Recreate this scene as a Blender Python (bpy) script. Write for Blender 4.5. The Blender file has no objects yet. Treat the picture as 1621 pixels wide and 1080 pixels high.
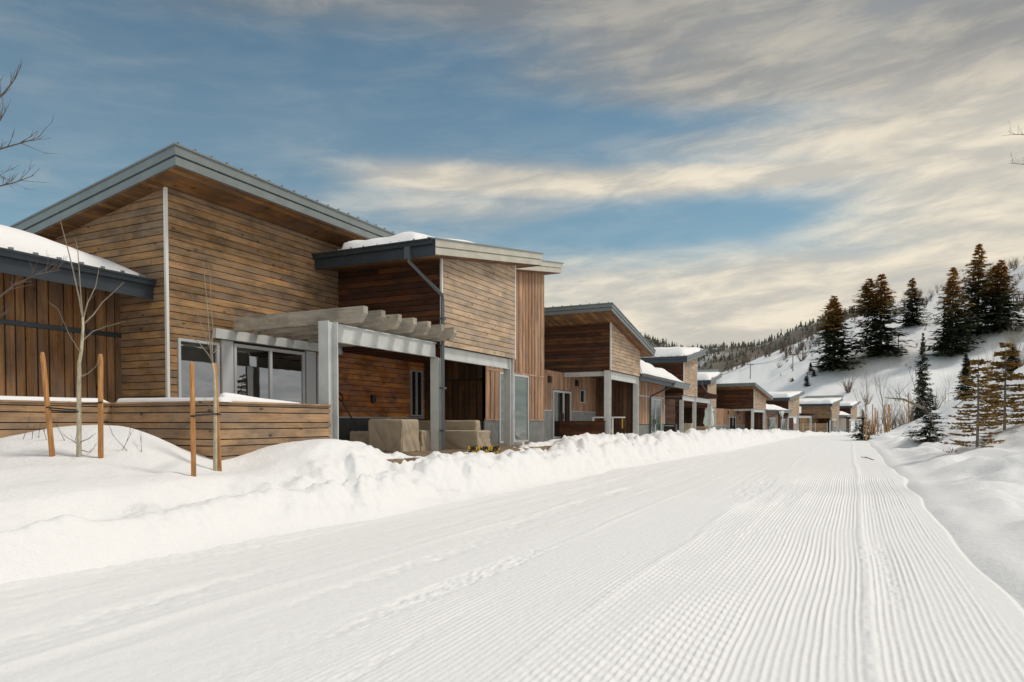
import bpy, math, random
import numpy as np
from mathutils import Vector, Matrix
random.seed(7)
S = bpy.context.scene
COL = S.collection
R = math.radians
EYE = 1.45
F_, CX, YH = 1100.0, 810.5, 668.0
YAW = math.atan((1345.0-810.5)/F_)

# ---------------------------------------------------------------- tagging
def tag(o, label=None, cat=None, group=None, kind=None):
    if label: o['label'] = label
    if cat: o['category'] = cat
    if group: o['group'] = group
    if kind: o['kind'] = kind
    return o
def empty(name, loc=(0,0,0), rz=0.0):
    o = bpy.data.objects.new(name, None); COL.objects.link(o)
    o.location = loc; o.rotation_euler = (0,0,rz); o.empty_display_size = .3
    return o
KIDS = {}
def link(o, parent=None):
    COL.objects.link(o)
    if parent is not None:
        o.parent = parent; KIDS.setdefault(parent.name, []).append(o)
    return o
def copy_tree(o, parent=None):
    c = o.copy(); link(c, parent)
    for ch in list(KIDS.get(o.name, [])): copy_tree(ch, c)
    return c

# ---------------------------------------------------------------- mesh builder
class MB:
    def __init__(s): s.v=[]; s.f=[]
    def add(s, vs, fs):
        b=len(s.v); s.v.extend(vs); s.f.extend([tuple(b+i for i in f) for f in fs])
    def hexa(s, b, t):
        s.add(list(b)+list(t), [(3,2,1,0),(4,5,6,7),(0,1,5,4),(1,2,6,5),(2,3,7,6),(3,0,4,7)])
    def box(s, x0,x1,y0,y1,z0,z1):
        s.hexa([(x0,y0,z0),(x1,y0,z0),(x1,y1,z0),(x0,y1,z0)],[(x0,y0,z1),(x1,y0,z1),(x1,y1,z1),(x0,y1,z1)])
    def prism(s, poly, d):
        n=len(poly); d=Vector(d)
        top=[tuple(Vector(p)+d) for p in poly]
        s.add([tuple(p) for p in poly]+top, [tuple(range(n-1,-1,-1)), tuple(range(n,2*n))]+[(i,(i+1)%n,n+(i+1)%n,n+i) for i in range(n)])
    def tube(s, pts, rad, n=6, cap=True):
        pts=[Vector(p) for p in pts]
        if not isinstance(rad,(list,tuple)): rad=[rad]*len(pts)
        b=len(s.v)
        for i,p in enumerate(pts):
            d=(pts[min(i+1,len(pts)-1)]-pts[max(i-1,0)])
            if d.length<1e-9: d=Vector((0,0,1))
            d.normalize()
            a=Vector((0,0,1)) if abs(d.z)<.9 else Vector((1,0,0))
            u=d.cross(a).normalized(); w=d.cross(u)
            for k in range(n):
                t=2*math.pi*k/n
                s.v.append(tuple(p+(u*math.cos(t)+w*math.sin(t))*rad[i]))
        for i in range(len(pts)-1):
            for k in range(n):
                s.f.append((b+i*n+k,b+i*n+(k+1)%n,b+(i+1)*n+(k+1)%n,b+(i+1)*n+k))
        if cap:
            s.f.append(tuple(b+k for k in range(n-1,-1,-1))); e=b+(len(pts)-1)*n
            s.f.append(tuple(e+k for k in range(n)))
    def build(s, name, mat, parent=None, smooth=False, off=None):
        me=bpy.data.meshes.new(name)
        v=s.v
        if off is not None: v=[(a-off[0],b-off[1],c-off[2]) for a,b,c in v]
        me.from_pydata(v,[],s.f); me.update()
        if smooth: me.polygons.foreach_set('use_smooth',[True]*len(me.polygons))
        if mat: me.materials.append(mat)
        o=bpy.data.objects.new(name,me); link(o,parent)
        return o

# ---------------------------------------------------------------- numpy noise
def _h(i,j,seed):
    v=np.sin(i*127.1+j*311.7+seed*74.7)*43758.5453
    return v-np.floor(v)
def vn(x,y,seed=0):
    xi=np.floor(x); yi=np.floor(y); fx=x-xi; fy=y-yi
    u=fx*fx*fx*(fx*(fx*6-15)+10); w=fy*fy*fy*(fy*(fy*6-15)+10)
    a=_h(xi,yi,seed); b=_h(xi+1,yi,seed); c=_h(xi,yi+1,seed); d=_h(xi+1,yi+1,seed)
    return (a*(1-u)+b*u)*(1-w)+(c*(1-u)+d*u)*w*1.0 - .5
def fbm(x,y,oct=4,seed=0,gain=.5):
    s=0; a=1.0; f=1.0
    for o in range(oct):
        ca,sa=math.cos(o*.7+.3),math.sin(o*.7+.3)
        s=s+a*vn((x*ca-y*sa)*f+o*17.3,(x*sa+y*ca)*f-o*9.1,seed+o); a*=gain; f*=2.03
    return s
def worley(x,y,seed=0):
    xi=np.floor(x); yi=np.floor(y); best=np.full(np.shape(x),9.0)
    for i in (-1,0,1):
        for j in (-1,0,1):
            cx=xi+i+_h(xi+i,yi+j,seed); cy=yi+j+_h(xi+i,yi+j,seed+7.3)
            best=np.minimum(best,(cx-x)**2+(cy-y)**2)
    return np.sqrt(best)
def sst(e0,e1,x):
    t=np.clip((x-e0)/(e1-e0),0,1); return t*t*(3-2*t)

# ---------------------------------------------------------------- materials
def newmat(name):
    m=bpy.data.materials.new(name); m.use_nodes=True
    nt=m.node_tree; b=nt.nodes['Principled BSDF']
    return m,nt,b
def N(nt,typ,**kw):
    n=nt.nodes.new(typ)
    for k,v in kw.items(): setattr(n,k,v)
    return n
def ramp(nt, stops, interp='LINEAR'):
    r=nt.nodes.new('ShaderNodeValToRGB'); cr=r.color_ramp; cr.interpolation=interp
    while len(cr.elements)<len(stops): cr.elements.new(.5)
    for e,(p,c) in zip(cr.elements,stops):
        e.position=p; e.color=(c[0],c[1],c[2],1) if hasattr(c,'__len__') else (c,c,c,1)
    return r
def plain(name, col, rough=.6, metal=0.0, nscale=0, namt=.25, bump=0.0, stretch=(1,1,1), spec=None):
    m,nt,b=newmat(name); b.inputs['Roughness'].default_value=rough; b.inputs['Metallic'].default_value=metal
    b.inputs['Base Color'].default_value=(*col,1)
    if spec is not None: b.inputs['Specular IOR Level'].default_value=spec
    if nscale:
        tc=N(nt,'ShaderNodeTexCoord'); mp=N(nt,'ShaderNodeMapping'); mp.inputs['Scale'].default_value=stretch
        nt.links.new(tc.outputs['Object'],mp.inputs['Vector'])
        no=N(nt,'ShaderNodeTexNoise'); no.inputs['Scale'].default_value=nscale; no.inputs['Detail'].default_value=5
        nt.links.new(mp.outputs['Vector'],no.inputs['Vector'])
        r=ramp(nt,[(.3,[c*(1-namt) for c in col]),(.7,[min(1,c*(1+namt)) for c in col])])
        nt.links.new(no.outputs['Fac'],r.inputs['Fac']); nt.links.new(r.outputs['Color'],b.inputs['Base Color'])
        if bump:
            bp=N(nt,'ShaderNodeBump'); bp.inputs['Strength'].default_value=bump; bp.inputs['Distance'].default_value=.02
            nt.links.new(no.outputs['Fac'],bp.inputs['Height']); nt.links.new(bp.outputs['Normal'],b.inputs['Normal'])
    return m
def wood(name, tones, axis='H', rough=.75, knots=True, stain=.0, grainy=.35, dark=.6):
    """tones: list of board colours; each loose board picks one, with grain along the board, knots and weathering"""
    m,nt,b=newmat(name); L=nt.links.new
    b.inputs['Roughness'].default_value=rough; b.inputs['Specular IOR Level'].default_value=.25
    geo=N(nt,'ShaderNodeNewGeometry'); tc=N(nt,'ShaderNodeTexCoord')
    st=[(i/len(tones),t) for i,t in enumerate(tones)]
    rr=ramp(nt,st,'CONSTANT'); L(geo.outputs['Random Per Island'],rr.inputs['Fac'])
    off=N(nt,'ShaderNodeVectorMath',operation='SCALE'); off.inputs[0].default_value=(37,53,71); L(geo.outputs['Random Per Island'],off.inputs['Scale'])
    ad=N(nt,'ShaderNodeVectorMath',operation='ADD'); L(tc.outputs['Object'],ad.inputs[0]); L(off.outputs[0],ad.inputs[1])
    mp=N(nt,'ShaderNodeMapping'); L(ad.outputs[0],mp.inputs['Vector'])
    mp.inputs['Scale'].default_value=(1.2,1.2,38) if axis=='H' else (38,38,1.2)
    gr=N(nt,'ShaderNodeTexNoise'); gr.inputs['Scale'].default_value=1.0; gr.inputs['Detail'].default_value=6; gr.inputs['Roughness'].default_value=.65; gr.inputs['Distortion'].default_value=.6
    L(mp.outputs['Vector'],gr.inputs['Vector'])
    g2=ramp(nt,[(.25,1-grainy),(.75,1+grainy*.55)]); L(gr.outputs['Fac'],g2.inputs['Fac'])
    mul=N(nt,'ShaderNodeMix',data_type='RGBA',blend_type='MULTIPLY'); mul.inputs[0].default_value=1
    L(rr.outputs['Color'],mul.inputs[6]); L(g2.outputs['Color'],mul.inputs[7])
    # weathering: broad patches going greyer
    mp2=N(nt,'ShaderNodeMapping'); L(ad.outputs[0],mp2.inputs['Vector']); mp2.inputs['Scale'].default_value=(.9,.9,2.5) if axis=='H' else (2.5,2.5,.7)
    we=N(nt,'ShaderNodeTexNoise'); we.inputs['Scale'].default_value=1.1; we.inputs['Detail'].default_value=5; L(mp2.outputs['Vector'],we.inputs['Vector'])
    wr=ramp(nt,[(.40,0),(.64,.70+stain)]); L(we.outputs['Fac'],wr.inputs['Fac'])
    mix=N(nt,'ShaderNodeMix',data_type='RGBA'); L(wr.outputs['Color'],mix.inputs[0]); L(mul.outputs[2],mix.inputs[6])
    av=[sum(t[i] for t in tones)/len(tones) for i in range(3)]; g=sum(av)/3
    mix.inputs[7].default_value=(av[0]*.28+g*.36,av[1]*.28+g*.35,av[2]*.28+g*.35,1)
    last=mix.outputs[2]
    if knots:
        mp3=N(nt,'ShaderNodeMapping'); L(ad.outputs[0],mp3.inputs['Vector']); mp3.inputs['Scale'].default_value=(2.0,2.0,4.2) if axis=='H' else (4.2,4.2,2.0)
        vo=N(nt,'ShaderNodeTexVoronoi'); vo.inputs['Scale'].default_value=1.0; L(mp3.outputs['Vector'],vo.inputs['Vector'])
        kr=ramp(nt,[(.07,.28),(.13,1.0)]); L(vo.outputs['Distance'],kr.inputs['Fac'])
        m3=N(nt,'ShaderNodeMix',data_type='RGBA',blend_type='MULTIPLY'); m3.inputs[0].default_value=.85
        L(last,m3.inputs[6]); L(kr.outputs['Color'],m3.inputs[7]); last=m3.outputs[2]
    ds=N(nt,'ShaderNodeTexNoise'); ds.inputs['Scale'].default_value=1.0; ds.inputs['Detail'].default_value=8; ds.inputs['Roughness'].default_value=.7
    mp4=N(nt,'ShaderNodeMapping'); L(tc.outputs['Object'],mp4.inputs['Vector']); mp4.inputs['Scale'].default_value=(1.3,1.3,3.0) if axis=='H' else (5,5,1.0); L(mp4.outputs['Vector'],ds.inputs['Vector'])
    dr=ramp(nt,[(.36,.42),(.56,1.06)]); L(ds.outputs['Fac'],dr.inputs['Fac'])
    m4=N(nt,'ShaderNodeMix',data_type='RGBA',blend_type='MULTIPLY'); m4.inputs[0].default_value=min(1,dark*1.25); L(last,m4.inputs[6]); L(dr.outputs['Color'],m4.inputs[7]); last=m4.outputs[2]
    L(last,b.inputs['Base Color'])
    bp=N(nt,'ShaderNodeBump'); bp.inputs['Strength'].default_value=.35; bp.inputs['Distance'].default_value=.006
    L(gr.outputs['Fac'],bp.inputs['Height']); L(bp.outputs['Normal'],b.inputs['Normal'])
    return m

M={}
M['cedar']=wood('weathered_cedar',[(0.392, 0.227, 0.105), (0.328, 0.194, 0.093), (0.448, 0.262, 0.118), (0.285, 0.182, 0.1), (0.411, 0.245, 0.116), (0.34, 0.221, 0.122), (0.365, 0.206, 0.091), (0.436, 0.262, 0.129), (0.304, 0.204, 0.121)],grainy=.45)
M['cedar_pale']=wood('pale_cedar',[(0.571, 0.412, 0.274), (0.528, 0.386, 0.262), (0.615, 0.446, 0.298), (0.55, 0.389, 0.25), (0.5, 0.374, 0.262)],grainy=.3,dark=.4)
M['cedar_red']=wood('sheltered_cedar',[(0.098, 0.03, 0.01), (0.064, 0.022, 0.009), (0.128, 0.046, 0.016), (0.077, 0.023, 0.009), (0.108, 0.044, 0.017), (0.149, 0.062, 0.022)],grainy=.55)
M['cedar_porch']=wood('porch_cedar',[(0.581, 0.2, 0.05), (0.447, 0.154, 0.039), (0.757, 0.304, 0.081), (0.515, 0.196, 0.052), (0.65, 0.261, 0.07)],grainy=.55,dark=.8)
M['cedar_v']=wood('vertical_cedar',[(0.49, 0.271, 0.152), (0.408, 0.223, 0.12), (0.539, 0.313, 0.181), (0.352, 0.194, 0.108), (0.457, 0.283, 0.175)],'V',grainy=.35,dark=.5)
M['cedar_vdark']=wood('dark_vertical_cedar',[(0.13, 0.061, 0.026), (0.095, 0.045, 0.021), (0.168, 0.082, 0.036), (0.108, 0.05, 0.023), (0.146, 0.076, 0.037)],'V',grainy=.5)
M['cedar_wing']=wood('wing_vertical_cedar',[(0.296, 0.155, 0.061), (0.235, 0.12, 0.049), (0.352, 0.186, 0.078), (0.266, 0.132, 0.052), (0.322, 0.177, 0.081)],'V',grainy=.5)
M['soffit']=wood('soffit_planks',[(0.3, 0.145, 0.051), (0.214, 0.103, 0.037), (0.353, 0.184, 0.067), (0.257, 0.119, 0.041), (0.187, 0.093, 0.035)],grainy=.5)
M['fence']=wood('fence_boards',[(0.456, 0.286, 0.156), (0.389, 0.246, 0.138), (0.522, 0.339, 0.187), (0.426, 0.28, 0.163), (0.359, 0.23, 0.131)],grainy=.35,dark=.5)
M['rafter']=wood('weathered_timber',[(0.478, 0.425, 0.344), (0.425, 0.371, 0.292), (0.517, 0.451, 0.371)],grainy=.35,stain=.1)
M['deck']=wood('deck_boards',[(0.269, 0.19, 0.112), (0.224, 0.157, 0.101), (0.314, 0.224, 0.134)])
M['stake']=plain('stake_wood',(.46,.22,.072),.7,0,6,.35,.2,(6,6,.6))
M['backing']=plain('dark_backing',(.035,.024,.016),.9)
M['steel']=plain('grey_painted_steel',(.54,.56,.555),.45,.1,3,.10)
M['metal']=plain('blue_grey_metal',(.195,.225,.232),.40,.25,2,.10)
M['metal_warm_lit']=plain('warm_lit_roof_trim',(.56,.54,.48),.36,.5,2,.10)  # fascia metal with the warm sky's reflection put into its colour
M['dark_metal']=plain('dark_gutter_metal',(.035,.045,.055),.38,.3,3,.2)
M['trim']=plain('corner_trim',(.72,.72,.70),.45,.2)
M['frame']=plain('window_frame_paint',(.48,.50,.52),.45,.1)
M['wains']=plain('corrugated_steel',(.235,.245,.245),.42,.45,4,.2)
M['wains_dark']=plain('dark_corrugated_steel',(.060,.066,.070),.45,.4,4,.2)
M['spout']=plain('downspout_metal',(.10,.115,.125),.4,.4)
M['black']=plain('black_plastic',(.012,.012,.013),.4)
M['red']=plain('red_plastic',(.42,.012,.018),.35)
M['yellow']=plain('yellow_plastic',(.48,.31,.03),.4)
M['white']=plain('white_paint',(.74,.74,.72),.45)
M['cover']=plain('tan_cover_fabric',(.37,.305,.225),.9,0,30,.06,.15,(1,1,1))
M['eave']=plain('dark_eave_and_shade',(.032,.042,.056),.45,.2,2,.15)  # dark eave tone; on the bays it paints shade over the fascia
M['bark']=plain('young_bark',(.44,.40,.29),.8,0,10,.3,.3,(3,3,1))
M['twig']=plain('twig_bark',(.115,.085,.070),.85,0,8,.3)
M['twig_pale']=plain('pale_twig_bark',(.25,.215,.165),.85,0,8,.25)
M['scrub']=plain('scrub_twigs',(.135,.098,.075),.9,0,4,.3)
M['trunk']=plain('conifer_bark',(.085,.064,.050),.9,0,8,.3,.3)
M['grey_trunk']=plain('grey_conifer_bark',(.23,.205,.18),.9,0,9,.3,.3)
M['canvas']=plain('pale_green_canvas',(.62,.68,.58),.8,0,6,.1)
M['concrete']=plain('pale_panel',(.50,.50,.48),.8,0,3,.1)
def glassmat():
    m,nt,b=newmat('window_glass'); b.inputs['Base Color'].default_value=(.006,.009,.009,1)
    b.inputs['Roughness'].default_value=.015; b.inputs['IOR'].default_value=3.6; b.inputs['Specular IOR Level'].default_value=.6
    tc=N(nt,'ShaderNodeTexCoord'); no=N(nt,'ShaderNodeTexNoise'); no.inputs['Scale'].default_value=.9
    nt.links.new(tc.outputs['Object'],no.inputs['Vector'])
    bp=N(nt,'ShaderNodeBump'); bp.inputs['Strength'].default_value=.06; bp.inputs['Distance'].default_value=.05
    nt.links.new(no.outputs['Fac'],bp.inputs['Height']); nt.links.new(bp.outputs['Normal'],b.inputs['Normal'])
    return m
M['glass']=glassmat()
def glassgreen():
    m,nt,b=newmat('green_tinted_glass'); b.inputs['Base Color'].default_value=(.04,.075,.055,1)
    b.inputs['Roughness'].default_value=.02; b.inputs['IOR'].default_value=2.8; b.inputs['Specular IOR Level'].default_value=.6
    return m
M['glass_green']=glassgreen()
def snowmat(name, fine=1.0, col=(.83,.835,.85)):
    m,nt,b=newmat(name); L=nt.links.new
    b.inputs['Base Color'].default_value=(*col,1); b.inputs['Roughness'].default_value=.7; b.inputs['Specular IOR Level'].default_value=.25
    tc=N(nt,'ShaderNodeTexCoord')
    n1=N(nt,'ShaderNodeTexNoise'); n1.inputs['Scale'].default_value=9; n1.inputs['Detail'].default_value=7; n1.inputs['Roughness'].default_value=.65
    n2=N(nt,'ShaderNodeTexNoise'); n2.inputs['Scale'].default_value=90; n2.inputs['Detail'].default_value=3
    L(tc.outputs['Object'],n1.inputs['Vector']); L(tc.outputs['Object'],n2.inputs['Vector'])
    b1=N(nt,'ShaderNodeBump'); b1.inputs['Strength'].default_value=.55*fine; b1.inputs['Distance'].default_value=.05; L(n1.outputs['Fac'],b1.inputs['Height'])
    b2=N(nt,'ShaderNodeBump'); b2.inputs['Strength'].default_value=.35*fine; b2.inputs['Distance'].default_value=.008; L(n2.outputs['Fac'],b2.inputs['Height'])
    L(b1.outputs['Normal'],b2.inputs['Normal']); L(b2.outputs['Normal'],b.inputs['Normal'])
    return m
M['snow']=snowmat('snow'); M['roof_snow']=snowmat('roof_snow',.7); M['road']=snowmat('groomed_snow',.6)
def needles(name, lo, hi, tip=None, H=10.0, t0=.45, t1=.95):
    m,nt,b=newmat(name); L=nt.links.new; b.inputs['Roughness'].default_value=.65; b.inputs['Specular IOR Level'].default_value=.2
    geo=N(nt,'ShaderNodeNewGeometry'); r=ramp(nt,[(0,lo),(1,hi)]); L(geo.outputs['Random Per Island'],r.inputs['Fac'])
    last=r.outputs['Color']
    if tip:   # golden sunlight on the upper crown, painted into the needle colour
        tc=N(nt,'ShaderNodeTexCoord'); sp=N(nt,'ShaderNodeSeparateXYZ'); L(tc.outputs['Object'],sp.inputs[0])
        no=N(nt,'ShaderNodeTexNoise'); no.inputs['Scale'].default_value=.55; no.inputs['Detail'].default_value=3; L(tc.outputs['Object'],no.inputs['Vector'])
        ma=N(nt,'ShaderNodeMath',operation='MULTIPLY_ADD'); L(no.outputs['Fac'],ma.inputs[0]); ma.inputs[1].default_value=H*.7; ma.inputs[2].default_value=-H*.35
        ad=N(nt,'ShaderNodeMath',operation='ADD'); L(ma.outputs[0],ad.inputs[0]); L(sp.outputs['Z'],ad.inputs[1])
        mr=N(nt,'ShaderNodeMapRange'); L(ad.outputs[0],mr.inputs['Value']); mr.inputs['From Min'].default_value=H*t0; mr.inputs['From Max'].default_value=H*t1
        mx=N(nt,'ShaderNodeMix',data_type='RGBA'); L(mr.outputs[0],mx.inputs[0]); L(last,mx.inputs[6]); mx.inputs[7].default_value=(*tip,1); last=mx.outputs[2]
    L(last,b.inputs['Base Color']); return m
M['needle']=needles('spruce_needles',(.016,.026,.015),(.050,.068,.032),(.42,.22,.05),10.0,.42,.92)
M['needle_dark']=needles('dark_spruce_needles',(.016,.024,.014),(.060,.066,.032))
M['needle_young']=needles('young_spruce_needles',(.022,.032,.022),(.060,.078,.045))
M['needle_brown']=needles('olive_brown_needles',(.17,.105,.028),(.36,.22,.058))
M['needle_far']=needles('far_conifers',(.055,.058,.048),(.13,.125,.10))  # lightened in place of haze over the distant trees
# ---------------------------------------------------------------- terrain
def az_of(px): return math.atan((px-CX)/F_)-YAW           # bearing from the road direction, to the right positive
def tanel(px,py): return (YH-py)/F_*math.cos(math.atan((px-CX)/F_))
RIDGE=[(900,690),(1050,660),(1140,590),(1200,567),(1260,546),(1300,523),(1350,500),(1400,484),(1450,468),(1500,452),(1560,434),(1621,414),(1760,380),(2000,330),(2600,330),(4000,420)]
RA=np.array([az_of(p) for p,_ in RIDGE]); RE=np.array([tanel(p,q) for p,q in RIDGE])
RBp=np.array([(900,200),(1140,172),(1350,168),(1450,162),(1621,152),(2000,135),(4000,110)],float)
RBa=np.array([az_of(p) for p in RBp[:,0]])
RRp=np.array([(900,330),(1140,315),(1300,300),(1450,290),(1621,280),(2000,260),(4000,230)],float)
RRa=np.array([az_of(p) for p in RRp[:,0]])
def curve(y): 
    t=np.clip(y-75,0,85); return .00175*t*t+np.clip(y-160,0,200)*.2975
def drop(y): return -.9*sst(50,170,y)
XLy=[-20,0,3,6,10,15,20,40,70,100,150]; XLx=[-6.6,-6.6,-6.6,-6.6,-6.55,-6.4,-6.3,-5.2,-4.6,-4.4,-4.3]
def xl(y): return np.interp(y,XLy,XLx)+.10*vn(y*.9,y*0+3.1,11)+.30*vn(y*.33,y*0+8.1,12)
XR=1.12
BT=[0,.22,.5,1.0,2,3.3,5,7,9,12,15,20,30,80]; BZ=[0,.045,.10,.21,.39,.78,1.62,2.85,4.25,6.1,7.5,8.8,9.2,8.7]
def G(x,y):
    x=np.asarray(x,float); y=np.asarray(y,float)
    xr=x-curve(y); dz=drop(y)
    tl=xl(y)-xr; tr=xr-XR-.16*vn(y*.45,y*0+7.7,13)*sst(3,7,y)-.02*vn(y*1.1,y*0,14)
    # left side: ploughed berm, then the level snow in front of the houses
    fl=.22+.48*sst(-6.5,-8.7,x)+.06*fbm(x*.35,y*.35,3,5)
    fl=fl+.13*sst(-8.6,-9.6,x)*sst(12,9,y)
    hb=np.interp(y,[-5,1,4,6,8,10,13,17,24,45,62,80,110],[.24,.22,.26,.30,.38,.42,.46,.54,.68,.76,.68,.5,.3])*(1+.45*vn(y*.55,y*0+2.2,33))
    patio=sst(11.0,12.6,y)*sst(64,52,y)
    fl=fl*(1-patio)+.60*patio
    px_=x+.25*vn(x*1.3,y*1.3,22); py_=y+.25*vn(x*1.3,y*1.3,26)
    lump=fbm(x*.9,y*.55,2,21)*.22+np.maximum(0,vn(px_*1.25,py_*.9,23)-.08)*.70-.04
    lump=lump+np.maximum(0,vn(px_*2.6,py_*2.1,28)-.02)*.55*sst(5,9,y)+np.maximum(0,vn(px_*5.5,py_*4.6,27)-.05)*.34*sst(6,10,y)+np.abs(vn(px_*9,py_*8,24))*.10*sst(7,11,y)-.05*sst(7,12,y)
    ck=(.50-worley(px_*1.55+py_*.2,py_*1.25,101))*.34+(.48-worley(px_*3.4,py_*3.0,103))*.20+(.45-worley(px_*7.5,py_*7.0,105))*.075
    lump=lump*.6+ck*1.55*(.55+.45*sst(6,9.5,y))*(.7+1.0*np.clip(vn(x*.5,y*.35,107)+.3,0,1))
    w=np.interp(y,[0,4,8,12,18,40],[.55,.6,.85,1.15,1.4,1.5])*(1+.5*vn(y*.7,y*0+5.5,35))
    up=sst(0,1,tl/w); down=sst(w*.95,w*.95+np.interp(y,[0,8,14],[.7,1.0,1.7]),tl)
    berm=up*(1-down)
    zl=up*(hb*(1-down)+fl*down+.13*sst(9,6,y)*np.exp(-((tl-w)/.28)**2))+lump*np.clip(np.sqrt(berm)*1.1,0,1)*sst(.02,.5,tl)*(.55+.45*sst(7,11,y))*np.clip(hb,.62,1)
    zl=zl+(.04*fbm(x*1.3,y*1.3,4,31)+.10*np.maximum(0,vn(px_*2.2,py_*2.2,37)-.2)*sst(5.2,6.4,y)*sst(11,9,y))*sst(.8,2,tl)*(1-patio*.5)
    # snow mounds against the wooden walls
    def gb(cx,cy,sx,sy,h,rot=0):
        c,s=math.cos(rot),math.sin(rot); u=(x-cx)*c+(y-cy)*s; v=-(x-cx)*s+(y-cy)*c
        return h*np.exp(-(u/sx)**2/2-(v/sy)**2/2)
    zl=zl+gb(-10.9,7.35,.95,.55,.52,.5)+gb(-11.9,6.3,.9,.6,.25)+gb(-8.75,10.15,.75,.85,.42,.3)+gb(-9.0,11.6,.6,.5,.12)
    zl=zl+gb(-8.2,9.4,.9,.7,.06)-gb(-9.35,8.2,.55,.5,.20)+gb(-7.6,13.1,.7,1.2,.12)
    # a low pile of snow beside the balcony post further on
    zl=zl+gb(-8.5,22.6,.8,1.9,.32)+gb(-8.0,32.5,1.0,2.5,.25)
    # right side: smooth bank
    zr=np.interp(tr,BT,BZ)*(1-.85*sst(105,160,y))
    zr=zr+sst(.3,1.6,tr)*(1-.55*sst(4,12,tr))*(fbm(x*.75,y*.5,2,41)*.42+np.maximum(0,vn(x*1.5+.3*vn(x*2,y*2,44),y*.85,43))*.30+.05*fbm(x*3,y*2.2,2,46))*(1-.8*sst(85,150,y))
    zr=zr-.015*np.exp(-((tr-.66)/.22)**2)+.02*np.exp(-((tr-.28)/.16)**2)*(1+2.5*vn(y*1.1,y*0,45))
    road=-.07
    z=np.where(tl>0,zl-.07*(1-up),np.where(tr>0,zr-.07*np.exp(-tr/.14),road))+dz
    # the hillside
    r=np.hypot(x,y); a=np.arctan2(x,y)
    te=np.interp(a,RA,RE); rb=np.interp(a,RBa,RBp[:,1]); rr=np.interp(a,RRa,RRp[:,1])
    zt=EYE+rr*te; s=(r-rb)/(rr-rb)
    f=np.where(s<1, np.clip(s,0,1)**1.35*(1-.0*s), 1+ (s-1)*.10)
    zh=-1.5+(zt+1.5)*f + (fbm(x*.025,y*.025,4,51)*7+fbm(x*.11,y*.11,3,53)*1.2)*sst(0,.25,s)*sst(1.15,.8,s)
    msk=(a>RA[0])&(a<2.2)&(s>0)
    # gully between the bank and the hill
    z=np.where(msk,np.maximum(zh, z*sst(.35,0,s)-6*sst(0,.6,s)),z)
    return z
def g1(x,y): return float(G(np.array([x]),np.array([y]))[0])
def ray(px,py):
    """point of the terrain seen along a sight line from the road (bearing, slope)"""
    a=az_of(px); t=tanel(px,py)
    r=np.concatenate([np.arange(3,60,.1),np.arange(60,500,.4)])
    xs=r*np.sin(a); ys=r*np.cos(a); zs=EYE+r*t
    d=G(xs,ys)-zs; k=np.argmax(d>0) if (d>0).any() else len(r)-1
    return float(xs[k]),float(ys[k]),float(G(xs[k:k+1],ys[k:k+1])[0])
def at_r(px,r):
    a=az_of(px); x,y=r*math.sin(a),r*math.cos(a); return x,y,g1(x,y)

def grid_mesh(name,mat,P,closed=False):
    n,m,_=P.shape; idx=np.arange(n*m).reshape(n,m)
    q=np.stack([idx[:-1,:-1],idx[:-1,1:],idx[1:,1:],idx[1:,:-1]],-1).reshape(-1,4)
    me=bpy.data.meshes.new(name); me.vertices.add(n*m); me.vertices.foreach_set('co',P.reshape(-1).astype(np.float32))
    me.loops.add(q.size); me.loops.foreach_set('vertex_index',q.reshape(-1).astype(np.int32))
    me.polygons.add(len(q)); me.polygons.foreach_set('loop_start',np.arange(0,q.size,4,dtype=np.int32)); me.polygons.foreach_set('loop_total',np.full(len(q),4,dtype=np.int32))
    me.polygons.foreach_set('use_smooth',np.ones(len(q),bool)); me.update(calc_edges=True); me.validate()
    me.materials.append(mat); o=bpy.data.objects.new(name,me); COL.objects.link(o); return o
def make_ground():
    az=np.concatenate([np.radians(np.arange(-180,-66,4)),np.radians(np.arange(-66,18,.125)),np.radians(np.arange(18,181,4))])
    az[-1]=math.pi
    r=np.concatenate([np.array([.05,.6]),np.exp(np.arange(math.log(1.2),math.log(4),.0135)),np.exp(np.arange(math.log(4),math.log(32),.0058)),np.exp(np.arange(math.log(32.2),math.log(520),.0125)),[700,1200,2500]])
    A,Rr=np.meshgrid(az,r); X=Rr*np.sin(A); Y=Rr*np.cos(A); Z=G(X,Y)
    Z=np.where(Rr>600,np.minimum(Z,0)-3,Z)
    P=np.stack([X,Y,Z],-1)[:, ::-1]
    tag(grid_mesh('snow_ground',M['snow'],P),kind='structure')
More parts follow.
